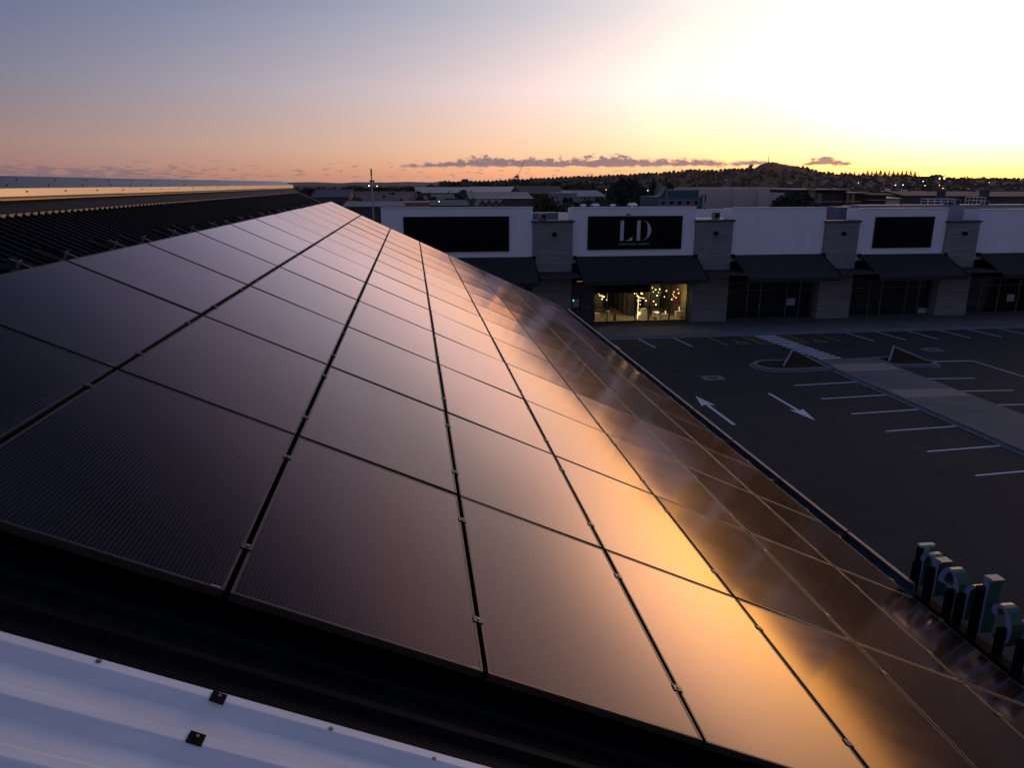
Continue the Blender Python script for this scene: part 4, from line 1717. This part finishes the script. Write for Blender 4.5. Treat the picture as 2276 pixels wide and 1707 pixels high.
tree('olive_tree', 'mid', 793, 437, 160, 36, 'small olive tree in front of the dark roofs near the mast', G1)
tree('dense_tree', 'dark', 716, 438, 120, 20, 'small round dark tree just beyond the far corner of the near roof', G1)
tree('dense_tree', 'dark', 748, 443, 125, 36, 'low dark tree below the grey gabled shed', G1)
tree('olive_tree', 'mid', 925, 429, 160, 34, 'round olive tree above the small pink building', G1)
palm(1283, 437, 105, 'spiky palm left of the dark bushy tree behind the terrace')
palm(1318, 440, 104, 'spiky palm right of the dark bushy tree behind the terrace')
palm(1247, 441, 100, 'spiky palm beside the tan dry leaved tree')
palm(1357, 402, 300, 'tall thin palm left of the tan chimney', spread=3.4)
palm(1258, 401, 420, 'tall distant palm left of the white boxy building', spread=4.2)
palm(1140, 396, 520, 'tall distant palm left of the construction crane', spread=5)
for k, (px, pt, Y, w) in enumerate(((640, 416, 420, 50), (690, 414, 430, 60), (790, 411, 500, 40), (818, 413, 520, 44), (850, 413, 480, 46), (890, 412, 540, 40), (930, 412, 520, 44), (965, 408, 520, 46),
                                   (1000, 404, 600, 36), (1020, 402, 640, 34), (1075, 402, 640, 26), (1095, 405, 640, 34), (1115, 403, 700, 34), (1170, 399, 680, 40), (1200, 402, 620, 44), (1225, 397, 660, 40),
                                   (1265, 408, 420, 50), (1300, 404, 430, 46), (1330, 412, 330, 40), (785, 416, 420, 26))):
    tree('horizon_tree', 'dark', px, pt, Y, w, 'dark round tree in the belt of trees along the left horizon', 'tree belt on the left horizon')

# ------------------------------------------------------------------ buildings beyond the terrace
RM_ = {'farwhite': material('weathered_far_wall', (.16, .14, .14), .9, .1), 'slate': material('slate_roof', (.030, .031, .040), .6, .4, 0, .2, .3), 'paleroof': material('pale_steel_roof', (.19, .17, .175), .5, .4, 0, .12, .1),
       'red': material('rust_red_roof', (.10, .028, .028), .7, .3, 0, .25, .2), 'bluegrey': material('blue_grey_roof', (.055, .06, .085), .5, .4, 0, .1, .2),
       'darkroof': material('brown_black_roof', (.018, .016, .016), .7, .3), 'white': material('white_render', (.28, .265, .28), .8, .2, 0, .1, .3),
       'tan': material('tan_weatherboard', (.30, .19, .10), .8, .2, 0, .15, .5), 'grey': material('grey_blockwork', (.09, .085, .09), .85, .2, 0, .15, .3),
       'pink': material('salmon_render', (.34, .22, .17), .8, .2, 0, .12, .5), 'teal': material('teal_cladding', (.05, .115, .13), .7, .3, 0, .2, .5),
       'pale': material('pale_precast', (.60, .50, .44), .85, .2, 0, .08, .3), 'win': material('dark_window', (.012, .014, .018), .15, .6), 'brown': material('brown_timber', (.07, .035, .02), .8)}


def gable(name, lab, cat, px0, px1, py_eave, py_ridge, Y, depth, roof, wall, ridge='x', windows=0, group=None):
    a, c_ = at(px0, py_eave, Y), at(px1, py_eave, Y)
    zr = at((px0+px1)/2, py_ridge, Y+depth/2 if ridge == 'x' else Y).z
    x0, x1, ze = a.x, c_.x, a.z
    t_ = thing(name, lab, cat, ((x0+x1)/2, Y, -.15), group)
    w2 = (x1-x0)/2
    ze += .15
    zr += .15
    m = MB()
    if ridge == 'x':
        m.prism([(0, 0), (depth, 0), (depth, ze), (depth/2, zr-.1), (0, ze)], 'x', -w2, w2)
    else:
        m.prism([(-w2, 0), (w2, 0), (w2, ze), (0, zr-.1), (-w2, ze)], 'y', 0, depth)
    m.build('wall', RM_[wall], t_)
    m = MB()
    e = .3
    if ridge == 'x':
        sl = (zr-ze)/(depth/2)
        m.prism([(-e, ze-e*sl), (depth/2, zr), (depth+e, ze-e*sl), (depth+e, ze-e*sl+.18), (depth/2, zr+.18), (-e, ze-e*sl+.18)], 'x', -w2-e, w2+e)
    else:
        sl = (zr-ze)/w2
        m.prism([(-w2-e, ze-e*sl), (0, zr), (w2+e, ze-e*sl), (w2+e, ze-e*sl+.18), (0, zr+.18), (-w2-e, ze-e*sl+.18)], 'y', -e, depth+e)
    m.build('roof', RM_[roof], t_)
    for k in range(windows):
        xx = -w2 + 2*w2*(k+.5)/windows
        q = MB()
        q.box(xx-w2*.5/windows, xx+w2*.5/windows, -.06, -.002, ze*.45, ze*.8)
        q.build('window', RM_['win'], t_)
    return t_


def slab_block(name, lab, cat, px0, px1, pytop, Y, depth, wall, roof='paleroof', windows=0, group=None, bands=0):
    a, c_ = at(px0, pytop, Y), at(px1, pytop, Y)
    x0, x1, zt = a.x, c_.x, a.z+.15
    w2 = (x1-x0)/2
    t_ = thing(name, lab, cat, ((x0+x1)/2, Y, -.15), group)
    m = MB()
    m.box(-w2, w2, 0, depth, 0, zt)
    m.build('wall', RM_[wall], t_)
    m = MB()
    m.box(-w2-.15, w2+.15, -.15, depth+.15, zt+.002, zt+.25)
    m.build('roof', RM_[roof], t_)
    for k in range(windows):
        xx = -w2 + 2*w2*(k+.5)/windows
        q = MB()
        q.box(xx-w2*.55/windows, xx+w2*.55/windows, -.06, -.002, zt-2.2, zt-.8)
        q.build('window', RM_['win'], t_)
    return t_


G2 = 'industrial sheds beyond the terrace'
gable('shed', 'grey gabled shed just beyond the far corner of the near roof', 'shed', 694, 775, 439, 422, 220, 26, 'slate', 'grey', 'x', 0, G2)
gable('shed', 'long low shed with a rust red roof behind the mast', 'shed', 752, 932, 434, 426, 300, 20, 'red', 'brown', 'x', 0, G2)
gable('shed', 'long pale roofed shed left of centre, below the distant tower block', 'shed', 925, 1085, 429, 416, 350, 60, 'paleroof', 'grey', 'x', 0, G2)
gable('shed', 'wide pale roofed shed right of the long pale one', 'shed', 1060, 1200, 427, 415, 370, 60, 'paleroof', 'white', 'x', 0, G2)
gable('shed', 'shed with a broad brown black roof below the crane', 'shed', 1160, 1258, 431, 414, 260, 30, 'darkroof', 'brown', 'x', 0, G2)
gable('shed', 'blue grey ridged shed with five roof windows', 'shed', 1046, 1184, 443, 428, 185, 22, 'bluegrey', 'grey', 'x', 0, G2)
for k, (px0, px1, pe, pr, Y) in enumerate(((778, 868, 447, 433, 230), (838, 930, 446, 434, 235), (905, 1010, 444, 432, 245))):
    gable('shed', 'dark slate roofed shed, %s from the left in the row behind the first white wall' % ORD[k], 'shed', px0, px1, pe, pr, Y, 24, 'slate', 'grey', 'x', 0, G2)
gable('shed', 'low shed with blue slate roof touching the top of the first white wall', 'shed', 765, 905, 461, 449, 120, 16, 'bluegrey', 'grey', 'x', 0, G2)
gable('shed', 'low shed with grey roof behind the low dark tree', 'shed', 955, 1040, 458, 446, 150, 16, 'slate', 'grey', 'x', 0, G2)
slab_block('long_workshop', 'long grey workshop behind the tan gables', 'building', 1062, 1186, 444, 150, 12, 'grey', 'slate')
for k in range(4):
    c = 1072 + k*15
    gable('gabled_townhouse', 'small tan house gable, %s from the left in a row of four' % ORD[k], 'house', c-7, c+7, 455, 446, 128, 8, 'slate', 'tan', 'y', 0, 'row of tan gabled houses')
slab_block('salmon_building', 'small salmon building with brown openings just above the first white wall', 'building', 900, 954, 453, 105, 8, 'pink', 'pink', 3)
slab_block('white_workshop', 'white boxy workshop left of the dark bushy tree', 'building', 1243, 1282, 431, 175, 14, 'white', 'white', 1)
gable('white_shed', 'white gabled shed right of the white boxy workshop', 'shed', 1264, 1346, 437, 424, 205, 22, 'white', 'white', 'x', 0)
slab_block('pale_low_building', 'low pale roofed building left of the white workshop', 'building', 1190, 1258, 424, 270, 20, 'white', 'paleroof', 0)
t_ = thing('brick_chimney', 'slim tan chimney stack standing left of the largest dark tree', 'chimney', at(1391.5, 420, 250))
m = MB()
zt = at(1391, 398, 250).z
zb = at(1391, 420, 250).z
m.box(-.42, .42, -.4, .4, -zb, zt-zb)
m.build('shaft', RM_['tan'], t_)
m = MB()
m.box(-.55, .55, -.52, .52, zt-zb+.002, zt-zb+.3)
m.build('chimney_cap', RM_['tan'], t_)
# distant office tower
t_ = slab_block('office_tower', 'distant grey office tower on the left horizon', 'building', 1029, 1041, 398, 800, 20, 'grey', 'slate', 0)
t_ = slab_block('office_wing', 'lower wing with a pale band right of the distant office tower', 'building', 1041.5, 1050, 402, 800, 20, 'teal', 'slate', 1)

# teal terrace of flats with framed windows and a curved spire
a, c_ = at(1463, 437, 122), at(1562, 437, 122)
t_ = thing('teal_flats', 'row of teal flats with five white framed windows and a curved blue spire roof', 'building', ((a.x+c_.x)/2, 122, -.15))
w2, zt = (c_.x-a.x)/2, a.z+.15
m = MB()
m.box(-w2, w2, 0, 10, 0, zt)
m.build('wall', RM_['teal'], t_)
m = MB()
m.box(-w2+2.6, w2, 2, 10, zt+.002, zt+1.1)
m.build('upper_storey', RM_['teal'], t_)
for k in range(5):
    xx = -w2 + .9 + k*(2*w2-1.2)/4.6
    q = MB()
    q.box(xx-.55, xx+.55, -.12, -.002, zt-1.5, zt-.45)
    f_ = q.build('window', RM_['white'], t_)
    q = MB()
    q.box(xx-.33, xx+.33, -.16, -.122, zt-1.32, zt-.65)
    q.build('pane', RM_['win'], f_)
    q = MB()
    q.box(xx-.78, xx-.68, -.2, -.002, 0, zt-.2)
    q.build('pilaster', RM_['white'], t_)
q = MB()
pts = [(-w2+.1, zt+.01), (-w2+1.55, zt+.01), (-w2+1.55, zt+1.75)] + [(-w2+1.55-1.4*f, zt+1.7*(1-f)**2.2+.02) for f in (.12, .28, .45, .62, .8, .95)]
q.prism(pts, 'y', .6, 3.2)
q.build('spire_roof', RM_['bluegrey'], t_)
q = MB()
q.prism([(-w2+1.56, zt+.01), (-w2+1.85, zt+.01), (-w2+1.58, zt+1.7)], 'y', .6, 3.2)
q.build('spire_edge', RM_['white'], t_)

# pale concrete apartment block
a, c_ = at(1557, 417, 132), at(1757, 420, 132)
t_ = thing('apartment_block', 'pale windowless precast apartment block behind the blank white wall', 'building', ((a.x+c_.x)/2, 132, -.15))
w2, zt = (c_.x-a.x)/2, a.z+.15
xs = [-w2, -w2+1.9, -w2+3.0, -w2+7.0, -w2+9.2, -w2+11.7, -w2+13.7, w2]
off = [0, .5, 1.6, .3, 1.5, .4, 1.4, .5]
for k, (x0, x1) in enumerate(zip(xs, xs[1:])):
    q = MB()
    q.box(x0+.01, x1-.01, off[k], 14, 0, zt-(.1 if k % 2 else 0))
    q.build('precast_panel', RM_['pale'], t_)
for k, (xx, zz) in enumerate(((-w2+.45, zt-2.7), (-w2+1.1, zt-2.7), (-w2+.45, zt-5.0), (-w2+1.1, zt-5.0))):
    q = MB()
    q.box(xx-.12, xx+.12, -.05, -.002, zz, zz+1.45)
    q.build('window', RM_['win'], t_)

# low modern house, pink evening light on roof edges put into their colour
def modern_house():
    Y = 112
    t_ = thing('modern_house', 'modern flat roofed house with pale roof edges right of the round dark tree', 'house', at(1850, 455, Y))
    base = at(1850, 455, Y)

    def bx(px0, px1, py0, py1, dy0, dy1, name, mat):
        a, c_ = at(px0, py0, Y), at(px1, py1, Y)
        q = MB()
        q.box(a.x-base.x, c_.x-base.x, dy0, dy1, c_.z-base.z, a.z-base.z)
        return q.build(name, mat, t_)
    edge = material('dusk_lit_fascia', (.42, .34, .27), .6)
    bx(1762, 1882, 419.5, 421.8, -1.0, 9, 'roof', edge)
    bx(1765, 1880, 422, 428, 0, 8, 'clerestory', RM_['darkroof'])
    bx(1796, 1806, 418.5, 461, -.4, .5, 'pier', RM_['white'])
    bx(1806.5, 1826, 428.2, 461, .3, 8, 'wall', RM_['white'])
    w1 = bx(1809, 1817, 431, 443, .15, .28, 'window', RM_['win'])
    bx(1808, 1816, 451, 458, .15, .28, 'window', RM_['win'])
    bx(1826.5, 1880, 428.2, 461, 1.0, 8, 'wall', RM_['grey'])
    bx(1832, 1848, 431, 446, .85, .98, 'window', RM_['win'])
    bx(1852, 1868, 431, 446, .85, .98, 'window', RM_['win'])
    bx(1826.5, 1880, 447, 449.5, .2, .99, 'balcony_edge', RM_['white'])
    bx(1882, 1926, 427.0, 429.0, -.5, 8, 'roof', edge)
    bx(1880.2, 1883, 429.2, 452, -.4, -.1, 'post', RM_['tan'])
    bx(1891.5, 1894.5, 429.2, 452, -.4, -.1, 'post', RM_['tan'])
    bx(1896, 1978, 429.2, 455, 1.2, 8, 'wall', RM_['brown'])
    bx(1930, 1981, 430.5, 432.8, -.5, 8, 'roof', edge)
    bx(1926, 1968, 443.5, 445, -.5, .5, 'pergola_beam', edge)
    bx(1880, 1910, 446, 448, -.5, .5, 'pergola_beam', edge)


modern_house()
# long dark roofs at the right with chimneys
for k, (px0, px1, pe, pr, lab) in enumerate(((2010, 2094, 436, 426, 'long dark roof left of the two pale chimneys at far right'), (2102, 2190, 437, 426.5, 'long dark roof between the two pale chimneys at far right'),
                                             (2200, 2330, 437.5, 427, 'long dark roof right of the two pale chimneys, cut by the photo edge'))):
    gable('long_house', lab, 'house', px0, px1, pe, pr, 145, 12, 'darkroof', 'grey', 'x', 3, 'dark roofed houses at far right')
for px0, px1, lab in ((2092, 2103, 'pale chimney stack, left one between the long dark roofs'), (2187, 2200, 'pale chimney stack, right one between the long dark roofs')):
    a, c_ = at(px0, 424, 143), at(px1, 424, 143)
    m = MB()
    m.box(a.x, c_.x, 143, 144.2, -.15, a.z)
    m.box(a.x-.08, c_.x+.08, 142.9, 144.3, a.z+.002, a.z+.2)
    tag(m.build('chimney_stack', RM_['grey']), lab, 'chimney')
for k, (px0, px1, pt, Y, wl, lab) in enumerate(((1985, 2030, 432, 170, 'grey', 'grey low house between the modern house and the long dark roofs'), (1992, 2012, 428, 210, 'brown', 'brown house half hidden behind the grey low one'),
                                               (1925, 2000, 438, 135, 'pale', 'pale low garage right of the modern house'))):
    gable('low_house', lab, 'house', px0, px1, pt+5, pt, Y, 9, 'slate', wl, 'x', 2)

# mast beside the sheds
t_ = thing('telecom_mast', 'tall slim grey telecom mast with a small platform above the sheds', 'mast', at(829.5, 470, 115))
base = at(829.5, 470, 115)
ztop, zcol, zant = at(826.6, 375, 115).z-base.z, at(827, 402, 115).z-base.z, at(827, 391, 115).z-base.z
m = MB()
m.tube((0, 0, -base.z-.15), (0, 0, zant), .17, .085, 10)
m.build('pole', material('galvanised_pole', (.34, .31, .32), .5, .4, .3), t_)
m = MB()
m.tube((0, 0, zant+.002), (0, 0, ztop), .12, .12, 10)
m.build('antenna', material('brown_antenna', (.07, .035, .03), .6), t_)
m = MB()
m.tube((0, 0, zcol-.10), (0, 0, zcol+.10), .30, .30, 12)
for k in range(3):
    a = 2*pi*k/3
    m.box(.3*cos(a)-.1, .3*cos(a)+.1, .3*sin(a)-.1, .3*sin(a)+.1, zcol-.16, zcol+.16)
m.build('platform', material('dark_platform', (.05, .03, .03), .6), t_)
# crane on the horizon
Yc = 900
b0 = at(1153, 404, Yc)
t_ = thing('construction_crane', 'distant construction crane with a raised boom against the low clouds', 'crane', b0)
m = MB()
tip = at(1167, 352, Yc)-b0
piv = at(1151.5, 392, Yc)-b0
tl = at(1148.5, 386, Yc)-b0
cranem = material('crane_steel', (.16, .11, .09), .6)
m.tube((0, 0, -20), piv, 1.1, .9, 6)
m.build('tower', cranem, t_)
m = MB()
m.tube(piv, tip, .26, .16, 6)
m.build('boom', cranem, t_)
m = MB()
m.tube(piv, tl, .9, .4, 6)
m.tube(tl, tip, .12, .12, 4)
m.box(piv.x-4, piv.x-1, -1.5, 1.5, piv.z-1.5, piv.z+1)
m.build('counterweight', cranem, t_)

# street lamps and flood lamps that are lit
LAMPS = [(820, 412.5, 480, .55, 'lampwhite', 'white flood lamp glowing left of the telecom mast'), (838, 413.5, 480, .40, 'lampwhite', 'white flood lamp glowing right of the telecom mast'),
         (1353, 428, 170, .22, 'lampyellow', 'yellow street lamp glowing left of the largest dark tree'), (1502, 423.5, 210, .24, 'lampwhite', 'white street lamp glowing right of the spire roof'),
         (1347, 421.5, 260, .16, 'lampyellow', 'faint yellow lamp just left of the bright yellow street lamp'), (1440, 423, 300, .2, 'lampwhite', 'faint white lamp between the largest dark tree and the spire roof'),
         (2088.5, 396, 900, 1.2, 'lampwhite', 'bright sports ground flood lamp, left one of a pair below the glow'), (2099, 396.5, 900, 1.2, 'lampwhite', 'bright sports ground flood lamp, right one of a pair below the glow'),
         (2052, 402.5, 800, .65, 'lampwhite', 'small white lamp left of the sports ground flood lamps'), (1990, 411, 600, .45, 'lampwhite', 'small white lamp left one of two below the conifer row'),
         (2007, 410.5, 600, .5, 'lampwhite', 'small white lamp right one of two below the conifer row'), (1908, 405.5, 700, .35, 'lampwhite', 'faint white lamp below the left end of the conifer row'),
         (2056, 412, 500, .35, 'lampyellow', 'small yellow lamp left of centre at far right'), (2088, 411.5, 500, .3, 'lampyellow', 'small yellow lamp below the sports ground flood lamps'),
         (2096, 418, 420, .28, 'lampyellow', 'lowest small yellow lamp beneath the sports ground'), (2199, 405, 700, .4, 'lampyellow', 'faint yellow lamp right of the sports ground'),
         (2090, 425.5, 300, .25, 'lampyellow', 'small yellow lamp on the long dark roof left of the pale chimney'), (976, 447.5, 130, .10, 'lampwhite', 'small white lamp among the dark slate sheds')]
for (px, py, Y, r, mt, lab) in LAMPS:
    p = at(px, py, Y)
    t_ = thing('street_lamp', lab, 'lamp', p)
    m = MB()
    r *= .55
    m.ball((0, 0, 0), r, 8, 6)
    m.build('post_head', M[mt], t_)
    m = MB()
    m.tube((r*.3, r*.8, -p.z), (r*.2, r*.8, 0), max(.06, r*.12), max(.04, r*.08), 6)
    m.build('post', M['galv'], t_)

# ------------------------------------------------------------------ hills and the suburb on them
HP = [(560, 407), (640, 405), (660, 404.5), (700, 404), (716, 405), (757, 406.5), (790, 404.2), (830, 404.6), (860, 405), (905, 403.5), (950, 404.6), (965, 404.6), (985, 401.5), (1003, 404), (1030, 403.5), (1100, 404), (1200, 405), (1300, 406)]
NP = [(980, 408), (1080, 405), (1130, 402), (1180, 400), (1245, 396.5), (1300, 394.5), (1330, 394), (1370, 391.5), (1400, 391), (1440, 388.5), (1470, 388), (1500, 384), (1530, 380.5), (1560, 381.5), (1600, 381), (1640, 378.5), (1665, 377.5), (1678, 374),
      (1690, 367), (1702, 362.5), (1712, 361), (1722, 362.5), (1740, 366.5), (1760, 369.5), (1773, 368.5), (1780, 373.5), (1800, 379), (1825, 384), (1860, 387.5), (1900, 389), (1960, 390), (2035, 391.5), (2050, 396), (2056, 400),
      (2064, 395), (2068, 391.5), (2095, 391.5), (2103, 397), (2160, 399), (2276, 400), (2400, 401), (2600, 403), (3200, 404), (5000, 405)]


def hill_mesh(name, prof, R0, R1, mat, steps, rough, nrad=10, extra=0):
    """terrain whose crest at distance R0 follows the surveyed skyline"""
    m = MB()
    rng = random.Random(3)
    pts = []
    n = steps
    for i in range(n+1):
        px = prof[0][0] + (prof[-1][0]-prof[0][0])*i/n
        for (a, b_), (c_, d_) in zip(prof, prof[1:]):
            if a <= px <= c_:
                py = b_ + (d_-b_)*(px-a)/(c_-a)
                break
        r = at(px, py, 100.0)-EYE
        dirv = Vector((r.x, r.y, 0)).normalized()
        zc = EYE.z + R0*(r.z/Vector((r.x, r.y)).length)
        pts.append((dirv, max(zc, .5)))
    cols = []
    for dirv, zc in pts:
        col = []
        for k in range(nrad+1):
            f = k/nrad
            d = R1 + (R0-R1)*f
            s_ = f*f*(3-2*f)
            z = -2 + (zc+2)*s_ + (rng.uniform(-1, 1)*rough*(f*(1-f)*4))
            col.append(dirv*d + Vector((0, 0, z)))
        for f in (.35, .8, 1.3):
            col.append(dirv*(R0+(R0-R1)*f) + Vector((0, 0, max(-2, zc*(1-f*.7)))))
        cols.append(col)
    for A, B_ in zip(cols, cols[1:]):
        for k in range(len(A)-1):
            m.poly([A[k], B_[k], B_[k+1], A[k+1]])
    o = m.build(name, mat)
    smooth_shade(o)
    tag(o, kind='structure')
    return pts


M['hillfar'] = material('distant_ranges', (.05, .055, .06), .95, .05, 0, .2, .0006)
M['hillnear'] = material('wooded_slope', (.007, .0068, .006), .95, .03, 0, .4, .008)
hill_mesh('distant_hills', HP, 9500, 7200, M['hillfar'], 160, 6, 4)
RC, RB = 2600, 900
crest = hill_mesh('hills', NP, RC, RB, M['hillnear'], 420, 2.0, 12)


def hill_z(px_dir_index, f):
    dirv, zc = crest[px_dir_index]
    s_ = f*f*(3-2*f)
    return dirv*(RB+(RC-RB)*f) + Vector((0, 0, -2+(zc+2)*s_))


# tree cover of the hills and flats: a mass nobody could count
rng = random.Random(9)
m = MB()


def clump(m, p, r, h_, n):
    for k in range(n):
        d = Vector((rng.gauss(0, 1), rng.gauss(0, 1), abs(rng.gauss(0, 1)))).normalized()
        c = p + Vector((d.x*r, d.y*r, d.z*h_))*rng.uniform(.55, 1)
        s = r*rng.uniform(.35, .7)
        a = Vector((rng.gauss(0, 1), rng.gauss(0, 1), rng.gauss(0, .7))).normalized()*s
        b_ = a.orthogonal().normalized()*s*.8
        m.poly([c-a, c-b_, c+a, c+b_])


nC = len(crest)-1
for k in range(2600):
    i = rng.randrange(0, int(nC*.62))
    f = rng.random()**.7
    px_ = NP[0][0] + (NP[-1][0]-NP[0][0])*i/nC
    if f > .55 and 1672 < px_ < 1778 or f > .86 and 1850 < px_ < 2070:
        continue
    p = hill_z(i, f)
    r = rng.uniform(3.5, 7.5)
    clump(m, p, r, r*rng.uniform(.8, 1.3), 11)
for k in range(900):
    i = rng.randrange(0, int(nC*.60))
    px_ = NP[0][0] + (NP[-1][0]-NP[0][0])*i/nC
    if 1675 < px_ < 1778 and rng.random() < .9 or 1850 < px_ < 2070:
        continue
    p = hill_z(i, rng.uniform(.97, 1.03))
    r = rng.uniform(2.5, 6.5)
    clump(m, p, r, r*rng.uniform(.5, .95), 16)
M['farleaf'] = foliage('far_canopy', (.006, .0065, .005), (.012, .012, .009))
tag(m.build('hillside_trees', M['farleaf']), 'dark mass of trees covering the hills along the horizon', 'trees', None, 'stuff')
m = MB()
for k in range(420):
    px = rng.uniform(680, 2300)
    d = rng.uniform(92, 260)
    p = at(px, 407, d)
    p.z = -.15
    clump(m, p, rng.uniform(1.2, 2.4), rng.uniform(4.2, 7.0), 26)
for k in range(2300):
    px = rng.uniform(600, 2500)
    d = 230*exp(rng.random()*1.55)
    p = at(px, 407, d)
    p.z = -.15
    r = rng.uniform(2.2, 4.2)
    clump(m, p, r, rng.uniform(4, 8.5), 13)
tag(m.build('suburb_trees', M['leafdark']), 'dark mass of suburban trees between the shops and the hills', 'trees', None, 'stuff')

# row of conifers on the ridge, lone pine and obelisk on the summit
crown_c = CROWN['cone'][0]


def crest_at(px):
    i = min(range(nC+1), key=lambda q: abs(NP[0][0] + (NP[-1][0]-NP[0][0])*q/nC - px))
    return hill_z(i, 1.0)


for k in range(22):
    px = 1868 + k*7.7 + random.Random(k).uniform(-1.2, 1.2)
    p = crest_at(px)
    hgt = random.Random(k+50).uniform(10, 13) + (6 if 2035 > px > 1925 else 0)
    t_ = thing('ridge_conifer', 'pointed conifer in the evenly spaced row on the glowing ridge', 'tree', p, 'row of conifers on the ridge')
    o = link('crown', crown_c, t_)
    o.scale = (hgt*1.15, hgt*1.15, hgt*.86)
    q = link('trunk', TRUNK[0], t_)
    q.scale = (hgt*.6, hgt*.6, hgt*.4)
p = crest_at(1672)
t_ = thing('lone_pine', 'lone wind swept pine on the left shoulder of the summit', 'tree', p)
o = link('crown', CROWN['dark'][0], t_)
o.scale = (18, 18, 15)
o.location = (0, 0, 3)
o = link('trunk', TRUNK[1], t_)
o.scale = (12, 12, 16)
p = crest_at(1709)
t_ = thing('obelisk', 'slim stone obelisk on the summit of the hill', 'monument', p)
m = MB()
hgt = 23.0
m.box(-1.9, 1.9, -1.9, 1.9, -1, 3)
m.build('plinth', RM_['grey'], t_)
m = MB()
m.tube((0, 0, 3.002), (0, 0, hgt), 1.5, .8, 4)
m.tube((0, 0, hgt+.002), (0, 0, hgt+2), .8, .05, 4)
m.build('shaft', RM_['grey'], t_)
# flat topped stand right of the ridge
t_ = slab_block('stadium_stand', 'flat topped dark stand below the brightest glow at the right horizon', 'building', 2069, 2096, 391.2, 2500, 60, 'brown', 'darkroof')

# houses on the slopes
hv = []
for k, (wc, rc) in enumerate((('farwhite', 'slate'), ('farwhite', 'darkroof'), ('grey', 'darkroof'), ('grey', 'slate'), ('brown', 'slate'))):
    m = MB()
    m.prism([(-5, 0), (5, 0), (5, 4.2), (0, 6.4), (-5, 4.2)], 'y', -6, 6)
    m.mat(1).prism([(-5.6, 4.0), (0, 6.45), (5.6, 4.0), (5.6, 4.3), (0, 6.8), (-5.6, 4.3)], 'y', -6.5, 6.5)
    hv.append(m.mesh('hill_house', [RM_[wc], RM_[rc]]))
rng = random.Random(21)
for k in range(150):
    i = rng.randrange(4, int(nC*.58))
    f = rng.random()**1.2*.82
    p = hill_z(i, f) + Vector((0, 0, .8))
    o = link('hill_house', hv[rng.randrange(5)])
    o.location = p
    o.rotation_euler = (0, 0, rng.uniform(0, 6.28))
    sc = rng.uniform(.55, 1.1)
    o.scale = (sc, sc, sc)
    tag(o, 'small gabled house among dark trees on the distant slope', 'house', 'houses on the distant slope')
for k in range(60):
    px = rng.uniform(980, 2270)
    d = rng.uniform(300, 800)
    p = at(px, 407, d)
    p.z = -.2
    o = link('suburb_house', hv[rng.randrange(5)])
    o.location = p
    o.rotation_euler = (0, 0, rng.uniform(0, 6.28))
    tag(o, 'small gabled house among the suburban trees below the hills', 'house', 'houses in the suburb below the hills')

# ------------------------------------------------------------------ evening haze
hz = bpy.data.materials.new('evening_air')
hz.use_nodes = True
ht = hz.node_tree
ht.nodes.clear()
pv = ht.nodes.new('ShaderNodeVolumePrincipled')
pv.inputs['Color'].default_value = (.80, .80, .84, 1)
pv.inputs['Density'].default_value = 2.6e-5
pv.inputs['Anisotropy'].default_value = .35
ho = ht.nodes.new('ShaderNodeOutputMaterial')
ht.links.new(pv.outputs[0], ho.inputs['Volume'])
m = MB()
m.box(-13500, 13500, -13500, 13500, -3.5, 140)
tag(m.build('haze', hz), kind='stuff')
